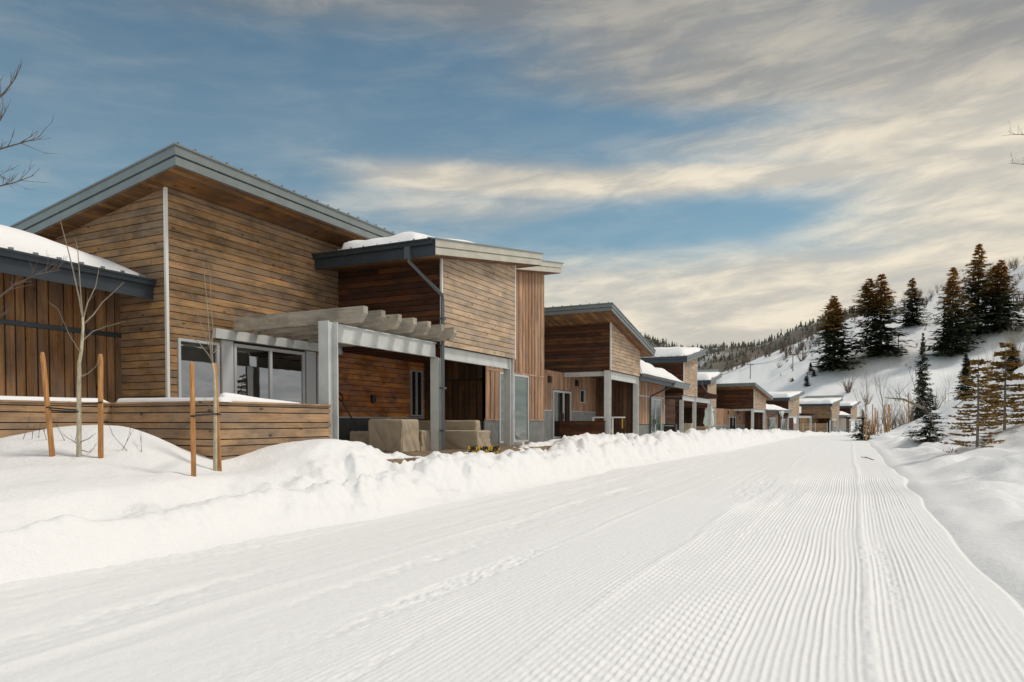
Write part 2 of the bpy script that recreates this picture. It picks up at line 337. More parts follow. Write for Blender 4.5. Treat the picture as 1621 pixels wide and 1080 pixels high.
def make_road():
    ys=np.concatenate([np.linspace(-14,1.4,40),np.arange(1.45,9,.021),np.exp(np.arange(math.log(9.02),math.log(175),.0125))])
    u=np.concatenate([np.arange(-7.6,-3.6,.034),np.arange(-3.6,1.5,.0088)])
    U,Y=np.meshgrid(u,ys)
    e=xl(Y); X=np.where(U<-3.6, -3.6+(U+3.6)*((-3.6-(e-.45))/4.0), U)
    pitch=.050
    wob=.075*vn(Y*.38,Y*0+1.7,61)+.05*vn(Y*.13,Y*0,62)+.006*vn(Y*2.2,Y*0,60)+.008*vn(X*1.5,Y*.9,59)
    xw=X+wob; ph=xw/pitch; gi=np.floor(ph+.5)
    rid=(.5+.5*np.cos(2*np.pi*ph))**1.7
    ragged=fbm(X*.8,Y*.30,3,63); strip=fbm(xw*2.6,Y*.10,3,77)
    clean=sst(-.72,-.58,xw)
    waf=sst(-1.95,-1.6,xw+.15*vn(Y*.5,Y*0,65))*(1-clean)
    fine=(1-sst(-1.95,-1.6,xw))*sst(-4.0,-2.6,xw+.5*ragged)
    far=sst(7,16,Y)
    gv=(.62+.75*_h(gi,gi*0,3))*np.clip(.95+1.3*fbm(X*1.4,Y*.55,3,96),.45,1.25)
    amp=gv*(.0142*clean+.0132*waf+.0034*fine*np.clip(.75+1.5*ragged,.2,1.2))
    # track cleats chop the ridges into blocks
    cy=Y/.145+.32*gi+.9*vn(X*1.1,Y*.7,70)+.25*_h(gi,gi*0,5)
    cut=np.clip(2.2*(.5+.5*np.cos(2*np.pi*cy))**4,0,1)*(1-sst(9,13,Y))
    amp=amp*(1-.95*cut*waf*np.clip(1.1+1.6*ragged,.3,1))
    amp=amp*(1-sst(XR-.22,XR-.02,X+.10*vn(Y*1.3,Y*0,90)))
    brow=sst(19.5,21.0,Y+.3*vn(X*2,Y*0,64))
    amp=amp*(1-.62*brow)*(1-sst(45,90,Y))
    seam=np.exp(-(((xw-.18)/.055)**2))
    amp=amp*(1-.9*seam); z=amp*rid
    z=z+.020*seam*(1+.8*vn(X*20,Y*7,66))
    for sx,sh in ((-1.72,.012),(-3.05,.010),(-4.5,.012)): z=z+sh*np.exp(-((xw-sx-.05*vn(Y*.7,Y*0,92+sx))/.05)**2)*np.clip(.7+1.6*vn(Y*.5,Y*0+sx,93),0,1.2)
    # crumbly, torn-up strips where the ridges have broken
    torn=np.clip(strip*3.2-.22,0,1)*np.clip(.6+1.8*vn(Y*.35,X*1.2,78),0,1)*(1-.75*clean)
    torn=np.maximum(torn,.8*np.exp(-(((xw-.36)/.10)**2))*np.clip(.3+2*vn(Y*.9,Y*0,79),0,1))
    crumb=fbm(X*17,Y*11,3,81)+.8*np.maximum(0,vn(X*31,Y*23,82)-.1)
    z=z*(1-.8*torn)+torn*(.021*crumb-.012)*(1-.8*sst(18,32,Y))
    # skied-out snow towards the left edge with long scrapes along the direction of travel
    lf=1-sst(-4.6,-3.0,xw)
    z=z+lf*(.016*fbm(X*4.5,Y*.30,4,71)+.020*fbm(X*6,Y*2.6,4,73)*np.clip(.45+2.2*fbm(X*.6,Y*.3,2,75),0,1))
    z=z+.0022*fbm(X*34,Y*26,2,85)+.030*fbm(X*.5,Y*.14,2,87)+.016*vn(X*.35,Y*.5,88)+.03*np.exp(-((Y-20.3)/1.4)**2)
    tr=X-XR-.16*vn(Y*.45,Y*0+7.7,13)*sst(3,7,Y)-.02*vn(Y*1.1,Y*0,14)
    out=np.maximum(0,e+.04-X)+np.maximum(0,tr-.02)
    z=z-out*.4+drop(Y)
    P=np.stack([X+curve(Y),Y,z],-1)
    tag(grid_mesh('groomed_road',M['road'],P),kind='structure')
make_ground(); make_road()

# far wooded hills
def farhill(name,table,r0,r1,mat):
    a=np.linspace(az_of(table[0][0]),az_of(table[-1][0]),120); ta=np.array([az_of(p) for p,_ in table]); te=np.array([tanel(p,q) for p,q in table])
    s=np.linspace(0,1.6,40); A,SS=np.meshgrid(a,s)
    Rr=r0+(r1-r0)*SS; zt=EYE+r1*np.interp(A,ta,te)
    Z=-4+(zt+4)*np.where(SS<1,np.sin(np.clip(SS,0,1)*math.pi/2),1-(SS-1)*.6)+fbm(Rr*np.sin(A)*.012,Rr*np.cos(A)*.012,4,91)*9*sst(0,.3,SS)*sst(1.02,.8,SS)
    X=Rr*np.sin(A); Y=Rr*np.cos(A); P=np.stack([X,Y,Z],-1)
    tag(grid_mesh(name,mat,P[:, ::-1]),kind='structure'); return X,Y,Z
def hillmat(name,c0,c1,c2,sc):
    m,nt,b=newmat(name); L=nt.links.new; b.inputs['Roughness'].default_value=.9
    tc=N(nt,'ShaderNodeTexCoord'); no=N(nt,'ShaderNodeTexNoise'); no.inputs['Scale'].default_value=sc; no.inputs['Detail'].default_value=6; L(tc.outputs['Object'],no.inputs['Vector'])
    r=ramp(nt,[(.35,c0),(.52,c1),(.66,c2)]); L(no.outputs['Fac'],r.inputs['Fac']); L(r.outputs['Color'],b.inputs['Base Color']); return m
hm1=hillmat('far_wooded_slope',(.07,.066,.056),(.13,.12,.105),(.40,.41,.42),.02)
hm2=hillmat('mid_wooded_slope',(.085,.072,.058),(.16,.14,.115),(.62,.62,.62),.022)
HILLS=[]
HILLS.append((farhill('far_hill',[(700,590),(860,548),(960,532),(1000,536),(1040,546),(1080,556),(1120,556),(1180,554),(1260,560),(1420,590)],600,900,hm1),1900,4.5,8.5))
HILLS.append((farhill('middle_hill',[(1040,640),(1080,600),(1120,566),(1160,554),(1200,548),(1240,537),(1280,524),(1330,512),(1400,500),(1500,500)],330,560,hm2),1900,2.6,5.6))
mbf=MB(); rg=random.Random(5)
for (X,Y,Z),cnt,h0,h1 in HILLS:
    n,m=X.shape; k=0
    while k<cnt:
        i=int(rg.random()**.8*25); j=rg.randrange(m-1)
        if float(vn(np.array([X[i,j]*.02]),np.array([Y[i,j]*.02]),95)[0])<-.2: 
            if rg.random()<.8: continue
        x=X[i,j]+rg.uniform(-4,4); y=Y[i,j]+rg.uniform(-4,4); z=Z[i,j]-1; h=rg.uniform(h0,h1); w=h*rg.uniform(.16,.26)
        b=len(mbf.v); q=rg.uniform(0,1)
        for lev in range(3):
            zb=z+h*(.1+.28*lev); zt=z+h*(.55+.225*lev); ww=w*(1-.28*lev)
            bb=len(mbf.v)
            mbf.v.extend([(x+ww*math.cos(q+t*1.2566)*rg.uniform(.6,1.2),y+ww*math.sin(q+t*1.2566),zb) for t in range(5)]+[(x,y,zt)])
            mbf.f.extend([(bb+t,bb+(t+1)%5,bb+5) for t in range(5)])
        k+=1
tag(mbf.build('distant_forest',M['needle_far']),kind='stuff')
# ---------------------------------------------------------------- building kit
def clip_top(poly, a, b):     # keep z <= a + b*u ; poly of (u,z)
    out=[]; n=len(poly)
    for i in range(n):
        p,q=poly[i],poly[(i+1)%n]; dp=a+b*p[0]-p[1]; dq=a+b*q[0]-q[1]
        if dp>=0: out.append(p)
        if (dp>=0)!=(dq>=0):
            t=dp/(dp-dq); out.append((p[0]+(q[0]-p[0])*t,p[1]+(q[1]-p[1])*t))
    return out
def sub_rects(pieces, holes):
    for (hu0,hu1,hz0,hz1) in holes:
        new=[]
        for (u0,u1,z0,z1) in pieces:
            if hu1<=u0 or hu0>=u1 or hz1<=z0 or hz0>=z1: new.append((u0,u1,z0,z1)); continue
            if hu0>u0: new.append((u0,hu0,z0,z1))
            if hu1<u1: new.append((hu1,u1,z0,z1))
            a,b=max(u0,hu0),min(u1,hu1)
            if hz0>z0: new.append((a,b,z0,hz0))
            if hz1<z1: new.append((a,b,hz1,z1))
        pieces=new
    return pieces
class Wall:
    """a wall plane from p0 to p1; the outside is on the right hand"""
    def __init__(s,p0,p1,z0,zt0,zt1=None):
        s.p0=Vector((p0[0],p0[1],0)); d=Vector((p1[0]-p0[0],p1[1]-p0[1],0)); s.L=d.length; s.u=d/s.L
        s.n=Vector((s.u.y,-s.u.x,0)); s.z0=z0; s.zt0=zt0; s.zt1=zt0 if zt1 is None else zt1
    def P(s,u,z,o=0): 
        p=s.p0+s.u*u+s.n*o; return (p.x,p.y,z)
    def rect(s,mb,u0,u1,z0,z1,o0,o1,top=None):
        poly=[(u0,z0),(u1,z0),(u1,z1),(u0,z1)]
        if top is not False:
            poly=clip_top(poly,s.zt0,(s.zt1-s.zt0)/s.L)
        if len(poly)<3: return
        mb.prism([s.P(u,z,o0) for u,z in poly], s.n*(o1-o0))
    def core(s,mb,th=.18,holes=()):
        pcs=sub_rects([(0,s.L,s.z0,max(s.zt0,s.zt1))],holes)
        for p in pcs: s.rect(mb,*p,-th,0)
    def hboards(s,mb,holes=(),pitch=.155,gap=.017,th=.030,rg=random,z0=None,z1=None,minl=2.4,maxl=5.4,alt=None):
        z=s.z0 if z0 is None else z0; zm=max(s.zt0,s.zt1) if z1 is None else z1
        kk=0
        while z<zm-.01:
            if alt: pitch=alt[kk%len(alt)]; kk+=1
            zz=min(z+pitch-gap,zm); u=0; cuts=[0]
            u=rg.uniform(.4,maxl)
            while u<s.L-.3: cuts.append(u); u+=rg.uniform(minl,maxl)
            cuts.append(s.L)
            for a,b in zip(cuts[:-1],cuts[1:]):
                for p in sub_rects([(a+.002,b-.002,z,zz)],holes):
                    if p[1]-p[0]>.01 and p[3]-p[2]>.01: s.rect(mb,*p,.002,th+rg.uniform(-.004,.004))
            z+=pitch
    def vboards(s,mb,holes=(),widths=(.20,.30),gap=.030,th=.038,rg=random,z0=None,z1=None):
        za=s.z0 if z0 is None else z0; zb=max(s.zt0,s.zt1) if z1 is None else z1
        u=0
        while u<s.L-.01:
            w=min(rg.uniform(*widths),s.L-u)
            if w>.03:
                for p in sub_rects([(u,u+w-gap,za,zb)],holes):
                    if p[1]-p[0]>.01 and p[3]-p[2]>.01: s.rect(mb,*p,.002,th+rg.uniform(-.006,.006))
            u+=w
    def corrugated(s,mb,z0,z1,pitch=.075,depth=.022,holes=()):
        for (u0,u1,a,b) in sub_rects([(0,s.L,z0,z1)],holes):
            k=max(1,int((u1-u0)/pitch)); w=(u1-u0)/k; prof=[]
            for i in range(k):
                u=u0+i*w; prof+= [(u,.004),(u+w*.18,depth),(u+w*.62,depth),(u+w*.8,.004)]
            prof.append((u1,.004)); bidx=len(mb.v)
            for (u,o) in prof: mb.v.append(s.P(u,a,o)); mb.v.append(s.P(u,b,o))
            for i in range(len(prof)-1): q=bidx+2*i; mb.f.append((q,q+2,q+3,q+1))
            t=len(mb.v)
            # top edge back to the wall
            for (u,o) in prof: mb.v.append(s.P(u,b,-.01))
            for i in range(len(prof)-1): mb.f.append((bidx+2*i+1,bidx+2*i+3,t+i+1,t+i))
    def wainscot(s,root,mat,z0,z1,holes=()):
        for (u0,u1,a,b) in sub_rects([(0,s.L,z0,z1)],holes):
            m=MB(); s.corrugated(m,z0,z1,holes=[(-9,u0,-99,99),(u1,99,-99,99)]); m.build('wainscot',M[mat],root)
    def strip(s,mb,u0,u1,z0,z1,o0,o1): s.rect(mb,u0,u1,z0,z1,o0,o1,top=False)
    def window(s,root,u0,u1,z0,z1,name='window',mull=(),fw=.055,glass='glass',frame='frame',out=.06,handle=None,label=None):
        f=MB()
        s.strip(f,u0,u0+fw,z0,z1,.002,out); s.strip(f,u1-fw,u1,z0,z1,.002,out)
        s.strip(f,u0+fw,u1-fw,z1-fw,z1,.002,out); s.strip(f,u0+fw,u1-fw,z0,z0+fw,.002,out)
        for m_ in mull: s.strip(f,m_-fw*.55,m_+fw*.55,z0+fw,z1-fw,.002,out-.012)
        o=f.build(name,M[frame],root)
        if label: o['label']=label
        e=[u0+fw]+[x for m_ in mull for x in (m_-fw*.55,m_+fw*.55)]+[u1-fw]
        for k in range(0,len(e),2):
            g=MB(); s.strip(g,e[k]-.004,e[k+1]+.004,z0+fw-.004,z1-fw+.004,.004,.018+.012*((k//2)%2)); g.build('pane',M[glass],o)
        if handle is not None:
            h=MB(); s.strip(h,handle-.015,handle+.015,z0+.85,z0+1.15,out+.002,out+.045); h.build('handle',M['black'],o)
        return o
def hcol(root,x,y,z0,z1,d=.26,w=.24,name='column',along='y'):
    """rolled steel column: two flanges facing along the row and a web"""
    mb=MB(); t=.028
    if along=='y':
        mb.box(x-w/2,x+w/2,y-d/2,y-d/2+t,z0,z1); mb.box(x-w/2,x+w/2,y+d/2-t,y+d/2,z0,z1); mb.box(x-.012,x+.012,y-d/2+t,y+d/2-t,z0,z1)
    else:
        mb.box(x-d/2,x-d/2+t,y-w/2,y+w/2,z0,z1); mb.box(x+d/2-t,x+d/2,y-w/2,y+w/2,z0,z1); mb.box(x-d/2+t,x+d/2-t,y-.012,y+.012,z0,z1)
    mb.box(x-w/2-.03,x+w/2+.03,y-d/2-.03,y+d/2+.03,z0-.03,z0-.001)
    return mb.build(name,M['steel'],root)
def ibeam(root,x,y0,y1,z0,z1,w=.10,axis='y',name='beam'):
    mb=MB(); t=.022
    if axis=='y':
        mb.box(x-w/2,x+w/2,y0,y1,z0,z0+t); mb.box(x-w/2,x+w/2,y0,y1,z1-t,z1); mb.box(x-.012,x+.012,y0,y1,z0+t,z1-t)
    else:
        mb.box(y0,y1,x-w/2,x+w/2,z0,z0+t); mb.box(y0,y1,x-w/2,x+w/2,z1-t,z1); mb.box(y0,y1,x-.012,x+.012,z0+t,z1-t)
    return mb.build(name,M['steel'],root)
def shed_roof(root,x0,x1,y0,y1,zf,t=.42,ribs='x',name='roof',fasc='metal',pitch=.42,planks='y',sn=0):
    """standing-seam shed roof: metal sheet with ribs, two-step fascia, planked soffit"""
    def slab(mb,i,ta,tb):
        q=[(x0+i,y0+i),(x1-i,y0+i),(x1-i,y1-i),(x0+i,y1-i)]
        mb.hexa([(x,y,zf(x,y)-tb) for x,y in q],[(x,y,zf(x,y)-ta) for x,y in q])
    mb=MB(); slab(mb,-.03,0,.035)
    if ribs=='x':
        y=y0+.06
        while y<y1:
            q=[(x0-.03,y),(x1+.028,y),(x1+.028,y+.03),(x0-.03,y+.03)]
            mb.hexa([(a,b,zf(a,b)-.004) for a,b in q],[(a,b,zf(a,b)+.045) for a,b in q]); y+=pitch
    else:
        x=x0+.06
        while x<x1:
            q=[(x,y0-.028),(x+.03,y0-.028),(x+.03,y1+.03),(x,y1+.03)]
            mb.hexa([(a,b,zf(a,b)-.004) for a,b in q],[(a,b,zf(a,b)+.045) for a,b in q]); x+=pitch
    ro=mb.build(name,M['metal'],root)
    f=MB(); h=t-.05; slab(f,0,.037,.05+h*.42); slab(f,.06,.052+h*.42,.05+h*.50); slab(f,.022,.052+h*.50,t-.022)
    f.build('fascia',M[fasc],ro)
    s=MB(); i=.06
    if planks=='y':
        x=x0+i
        while x<x1-i-.02:
            b=min(x+.14,x1-i); q=[(x,y0+i),(b-.008,y0+i),(b-.008,y1-i),(x,y1-i)]
            s.hexa([(a,c,zf(a,c)-t) for a,c in q],[(a,c,zf(a,c)-t+.021) for a,c in q]); x+=.14
    else:
        y=y0+i
        while y<y1-i-.02:
            b=min(y+.14,y1-i); q=[(x0+i,y),(x1-i,y),(x1-i,b-.008),(x0+i,b-.008)]
            s.hexa([(a,c,zf(a,c)-t) for a,c in q],[(a,c,zf(a,c)-t+.021) for a,c in q]); y+=.14
    s.build('soffit',M['soffit'],ro)
    return ro
def gutter(ro,a,b,z,nrm,za=None):
    """open K-style gutter from a to b (2D), z of the rim, nrm the outward 2D direction"""
    A=Vector((a[0],a[1],0)); B=Vector((b[0],b[1],0)); n=Vector((nrm[0],nrm[1],0)); mb=MB()
    zb=z if za is None else za
    prof=[(0,-.13),(.075,-.13),(.095,-.06),(.125,-.035),(.125,0),(.112,0),(.112,-.026),(.082,-.055),(.066,-.118),(.012,-.118),(.012,-.005),(0,-.005)]
    poly=[tuple(A+n*(p+.003)+Vector((0,0,z+q))) for p,q in prof]
    mb.prism(poly,(B-A)+Vector((0,0,zb-z))); return mb.build('gutter',M['dark_metal'],ro)
def snow_slab(name,x0,x1,y0,y1,zf,th,label,group=None,nx=40,ny=40,rag=.18,seed=1,root=None,edge=.3,prof=None):
    """snow lying on a roof: rounded at its edges, uneven on top"""
    u=np.linspace(0,1,nx); v=np.linspace(0,1,ny); U,V=np.meshgrid(u,v)
    X=x0+(x1-x0)*U; Y=y0+(y1-y0)*V
    jx=rag*vn(Y*1.1,Y*0+seed,seed); jy=rag*vn(X*1.1,X*0+seed,seed+1)
    X=X+jx*np.abs(2*U-1)**4; Y=Y+jy*np.abs(2*V-1)**4
    d=np.minimum(np.minimum(X-x0,x1-X),np.minimum(Y-y0,y1-Y)); d=np.clip(d,0,None)
    e=np.clip(d/edge,0,1); rise=np.sqrt(np.clip(1-(1-e)**2,0,1))
    T=th*(1+.45*fbm(X*.6,Y*.6,3,seed+3))
    if prof is not None: T=T*prof(U,V)
    Z=zf(X,Y)+.012+rise*T*np.where(e>=0,1,1)
    brd=(U==0)|(U==1)|(V==0)|(V==1); Z=np.where(brd,zf(X,Y)-.0,Z)
    P=np.stack([X,Y,Z],-1)
    o=grid_mesh(name,M['roof_snow'],P)
    tag(o,label,'snow',group)
    if root is not None:
        o.matrix_world=root
    return o
def downspout(ro,pts,r=.045,name='downspout',mat='dark_metal'):
    mb=MB(); mb.tube(pts,r,8); return mb.build(name,M[mat],ro)
# ---------------------------------------------------------------- houses
SLABS={}      # roof snow per house type, to repeat on the repeated houses
def add_slab(key,o,root):
    o.location=root.location; o.rotation_euler=root.rotation_euler; SLABS.setdefault(key,[]).append(o)
def wall_build(root,w,mat,kind='h',holes=(),name=None,core=.18,rg=None,z0=None,**k):
    rg=rg or random
    c=MB(); w.core(c,core,holes); 
    wo=c.build('wall',M['backing'],root)
    b=MB()
    if kind=='h': w.hboards(b,holes,rg=rg,z0=z0,**k)
    else: w.vboards(b,holes,rg=rg,z0=z0,**k)
    b.build(name or 'siding',M[mat],wo)
    return wo
def trimpost(root,x,y,z0,z1,s=.02,mat='trim'):
    mb=MB(); mb.box(x-s,x+.036,y-.036,y+s,z0,z1); return mb.build('corner_trim',M[mat],root)
ZB=lambda x,y: 5.26+.16*(y+.95)
def bay_block(root,vertical=True,deep=-3.4,fasc='metal_warm_lit',seed=3,spout=True):
    rg=random.Random(seed); rx0=deep-2.2
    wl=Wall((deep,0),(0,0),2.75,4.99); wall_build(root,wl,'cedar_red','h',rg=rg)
    wf=Wall((0,0),(0,4.4),2.75,4.99,5.70); wall_build(root,wf,'cedar_pale','h',rg=rg,pitch=.150)
    wr=Wall((0,4.4),(-3.4,4.4),2.75,5.70); wall_build(root,wr,'cedar_pale','h',rg=rg)
    u=MB(); u.box(deep+.01,-.2,.19,4.21,2.755,2.80)
    y=.2
    while y<4.2: u.box(deep+.02,-.02,y,y+.135,2.725,2.748); y+=.145
    u.build('porch_ceiling',M['cedar_red'],root)
    trimpost(root,0.0,0.0,2.75,4.99)
    t=MB(); t.box(-.02,.034,4.372,4.432,2.74,5.70); t.build('corner_trim',M['trim'],root)
    ro=shed_roof(root,-.698,.42,-.95,5.65,ZB,ribs='y',fasc=fasc,planks='x')
    xm=rx0 
    ro2=shed_roof(root,xm,-.702,-.95,10.25 if vertical else 5.65,ZB,ribs='y',fasc=fasc,planks='x')
    gutter(ro,(deep-.2,-.978),(.40,-.978),ZB(0,-.95)-.03,(0,-1))
    e=MB(); ze=ZB(0,-.95); e.box(deep-.15,.425,-.978,-.953,ze-.425,ze-.06); e.build('dark_eave_panel',M['eave'],ro)  # dark panel added over the sunless fascia, its shade put into the colour
    if spout:
        d=MB(); zt=ZB(0,-.95)
        d.box(-.42,-.26,-1.075,-.975,zt-.46,zt-.165)
        d.tube([(-.34,-1.02,zt-.40),(-.34,-.98,zt-.50),(.085,-.09,4.02),(.085,-.075,3.9),(.085,-.075,.02)],.052,4)
        for z in (3.4,1.6,.5): d.box(.02,.15,-.14,.0,z,z+.05)
        d.build('downspout',M['spout'],ro)
    ibeam(root,-.10,.13,4.10,2.41,2.735); 
    hcol(root,-.13,-.02,.0,2.42); hcol(root,-.13,4.24,.0,2.735)
    if vertical:
        holes=[(.97,3.40,-.3,2.45)]
        wv=Wall((-1.1,4.4),(-1.1,9.2),-.35,5.70,6.46)
        c=MB(); wv.core(c,.18); wo=c.build('wall',M['backing'],root)
        b=MB(); wv.vboards(b,holes+[(0,9,2.44,2.52)],z0=.86,rg=rg,widths=(.25,.36),gap=.06,th=.05); b.build('siding',M['cedar_v'],wo)
        t=MB(); wv.strip(t,0,4.8,2.445,2.515,.002,.06); wv.strip(t,0,.97,.80,.855,.002,.06); wv.strip(t,3.40,4.8,.80,.855,.002,.06)
        wv.strip(t,4.75,4.80,.86,6.4,.002,.055); wv.strip(t,0.0,.05,.86,6.4,.002,.055); t.build('trim_band',M['cedar_v'],wo)
        wv.wainscot(wo,'wains',-.35,.80,holes)
        wv.window(wo,1.0,3.37,.02,2.44,'sliding_door',mull=(2.15,),glass='glass_green',handle=2.02,fw=.07)
        ws=Wall((-1.1,9.2),(-6,9.2),-.35,6.44); wall_build(root,ws,'cedar_v','v',rg=rg)
        wd=Wall((-3.4,4.4),(-1.1,4.4),-.35,2.74); c=MB(); wd.core(c,.15); wo=c.build('wall',M['backing'],root)
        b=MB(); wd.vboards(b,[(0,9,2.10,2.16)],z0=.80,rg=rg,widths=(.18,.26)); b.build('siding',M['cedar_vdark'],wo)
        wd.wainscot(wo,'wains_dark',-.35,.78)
    return ro
def rafters(root,ys,x0,x1,z0,h=.32,w=.15,parent=None,mat='rafter'):
    for y in ys:
        mb=MB(); mb.prism([(x0,y-w/2,z0),(x1-.13,y-w/2,z0),(x1,y-w/2,z0+h*.55),(x1,y-w/2,z0+h),(x0,y-w/2,z0+h)],(0,w,0)); mb.build('rafter',M[mat],parent or root)

# ---- the near house: low wing, tall block, patio, bay
A=empty('wooden_house',(-9.6,15.55,.7))
tag(A,'nearest and largest wooden house with tall sloping roof, pergola and jutting upper bay','house','houses along the ski trail')
rgA=random.Random(11)
bay_block(A,True,-3.4,seed=5)
hm=[(.22,1.31,-.3,2.56),(1.38,4.46,-.3,2.62),(4.50,5.42,-.3,2.56),(8.98,9.73,.92,2.47)]
wm=Wall((-3.4,-5.47),(-3.4,4.4),-.4,5.72)
c=MB(); wm.core(c,.18); wo=c.build('wall',M['backing'],A)
b=MB(); wm.hboards(b,hm+[(5.42,9.9,-.4,2.9)],rg=rgA,z0=.0); b.build('siding',M['cedar'],wo)
b=MB(); wm.hboards(b,[(0,5.44,-.4,3),(8.98,9.73,.92,2.47)],rg=rgA,z0=.90,z1=2.74); b.build('siding',M['cedar_porch'],wo)
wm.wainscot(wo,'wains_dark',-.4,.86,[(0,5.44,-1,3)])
t=MB(); wm.strip(t,5.44,9.86,.862,.897,.002,.04); t.build('flashing',M['frame'],wo)
wm.window(wo,.22,1.30,-.02,2.55,fw=.06)
wm.window(wo,1.72,4.06,-.02,2.58,'sliding_door',mull=(2.88,),fw=.075,handle=2.75)
wm.window(wo,4.54,5.40,-.02,2.55,fw=.06)
wm.window(wo,9.0,9.71,.93,2.46,mull=(9.36,),fw=.05)
for a,b_ in ((1.36,1.68),(4.10,4.46)):
    t=MB(); wm.strip(t,a,b_,-.1,2.62,.002,.075); t.build('post',M['frame'],A)
t=MB(); wm.strip(t,8.5+.0,8.5+.14,1.36,1.52,.028,.13); 
wl=Wall((-8.4,-5.47),(-3.4,-5.47),-.4,4.87,5.72); wall_build(A,wl,'cedar','h',rg=rgA)
mb=MB(); mb.box(-3.42,-3.360,-5.514,-5.45,-.1,5.70); mb.build('corner_trim',M['trim'],A)
ZA=lambda x,y: 6.25+.17*(x+2.45)
shed_roof(A,-10.5,-2.45,-5.98,2.2,ZA,t=.42,ribs='x',fasc='metal',pitch=.40)
# light and outlet on the patio wall
mb=MB(); wm.strip(mb,6.88,7.05,1.36,1.56,.03,.11); wm.strip(mb,6.91,7.02,1.31,1.36,.04,.10); mb.build('wall_lamp',M['black'],A)
# low wing at the left
wlow=Wall((-4.9,-17),(-4.9,-5.47),-.4,3.75); c=MB(); wlow.core(c,.18); wo=c.build('wall',M['backing'],A)
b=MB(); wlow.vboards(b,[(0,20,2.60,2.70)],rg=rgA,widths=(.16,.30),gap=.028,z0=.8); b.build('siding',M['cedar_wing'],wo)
t=MB(); wlow.strip(t,0,11.5,2.605,2.695,.002,.06); t.build('trim_band',M['dark_metal'],wo)
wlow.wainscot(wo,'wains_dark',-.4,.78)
ZL=lambda x,y: 3.80-.16*(x+3.8)
rl=shed_roof(A,-9.5,-3.80,-18,-5.50,ZL,t=.40,ribs='x',fasc='metal')
e=MB(); e.box(-3.797,-3.772,-18,-5.50,3.36,3.74); e.build('dark_eave_panel',M['eave'],rl)
gutter(rl,(-3.772,-18),(-3.772,-5.52),3.77,(1,0))
# pergola over the patio
pg=ibeam(A,-.10,-4.08,-.16,2.42,2.80,name='pergola')
hcol(A,-.12,-4.24,0,2.82,d=.30,w=.26)
led=MB(); led.box(-3.36,-3.24,-4.35,-.03,2.64,2.86); led.build('ledger',M['steel'],pg)
rafters(A,[-3.80+.61*k for k in range(7)],-3.22,.50,2.84,parent=pg)
dk=MB(); y=-4.3
x=-3.35
while x<1.45: dk.box(x,x+.135,-4.3,8.9,-.10,0); x+=.142
dk.build('deck',M['deck'],A)
# roof snow
o=snow_slab('roof_snow',-2.7,-.15,-.92,5.3,ZB,.31,'thick grey snow slab on the jutting bay roof above the downspout',nx=50,ny=60,seed=3,rag=.4,edge=.6,prof=lambda U,V: 1.1-.75*V); add_slab('bay',o,A)
o=snow_slab('roof_snow',-9.3,-3.84,-18,-5.6,ZL,.66,'deep white snow drift on the low wing roof at the far left','snow on the roofs',nx=50,ny=90,seed=9,edge=.9,rag=.12,
   prof=lambda U,V: np.clip((1-V)/.40,0,1)**.42*1.0); add_slab('A',o,A)
o=snow_slab('roof_snow',-10.4,-8.9,-5.9,1,ZA,.40,'small snow lump at the low end of the tall roof','snow on the roofs',nx=20,ny=30,seed=12,edge=.4); add_slab('A',o,A)

# ---- second house type: raised box on two columns with roof falling away
def raised_box(root,seed):
    rg=random.Random(seed); zr=lambda x,y: 5.72-.184*(y+1.5)
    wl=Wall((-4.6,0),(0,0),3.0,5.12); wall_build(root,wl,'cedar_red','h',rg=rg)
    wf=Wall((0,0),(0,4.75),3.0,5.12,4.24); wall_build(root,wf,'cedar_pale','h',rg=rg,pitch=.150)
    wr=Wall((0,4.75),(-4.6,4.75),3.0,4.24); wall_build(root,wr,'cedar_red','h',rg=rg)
    u=MB(); y=.02
    while y<4.6: u.box(-4.5,-.02,y,y+.135,2.97,2.998); y+=.145
    u.build('porch_ceiling',M['cedar_vdark'],root)
    trimpost(root,0,0,3.0,5.12)
    shed_roof(root,-6,.55,-1.5,5.75,zr,t=.34,ribs='y',fasc='metal',planks='y')
    ibeam(root,-.10,.10,4.60,2.62,2.98); ibeam(root,.12,-4.5,-.28,2.76,2.965,axis='x')
    hcol(root,-.13,.02,-.2,2.985,d=.30); hcol(root,-.13,4.58,-.2,2.985)
    # sheltered walls behind
    hb=[(4.75,7.05,-.4,2.15),(8.20,8.95,1.60,2.30)]
    wb=Wall((-2.3,-6),(-2.3,4.75),-.4,2.96); c=MB(); wb.core(c,.15); wo=c.build('wall',M['backing'],root)
    b=MB(); wb.vboards(b,hb,rg=rg,widths=(.17,.27),z0=1.22); b.build('siding',M['cedar_v'],wo)
    wb.wainscot(wo,'wains',-.4,1.18,hb)
    t=MB(); wb.strip(t,0,4.75,1.182,1.218,.002,.05); wb.strip(t,7.05,10.7,1.182,1.218,.002,.05); t.build('trim_band',M['frame'],wo)
    wb.window(wo,4.8,7.0,-.05,2.12,'sliding_door',mull=(6.1,),fw=.09,handle=5.95)
    wb.window(wo,8.22,8.93,1.62,2.28,fw=.05)
    for u0 in (4.2,7.55):
        v=MB()
        for k in range(4): wb.strip(v,u0,u0+.34,2.42+k*.075,2.475+k*.075,.045,.11)
        v.build('vent',M['black'],wo)
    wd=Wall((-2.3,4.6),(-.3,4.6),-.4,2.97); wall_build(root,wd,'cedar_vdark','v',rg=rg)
B=empty('wooden_house',(-9.6,29.78,.75))
tag(B,'second wooden house, a raised box with red-brown side on two grey columns','house','houses along the ski trail')
raised_box(B,21)

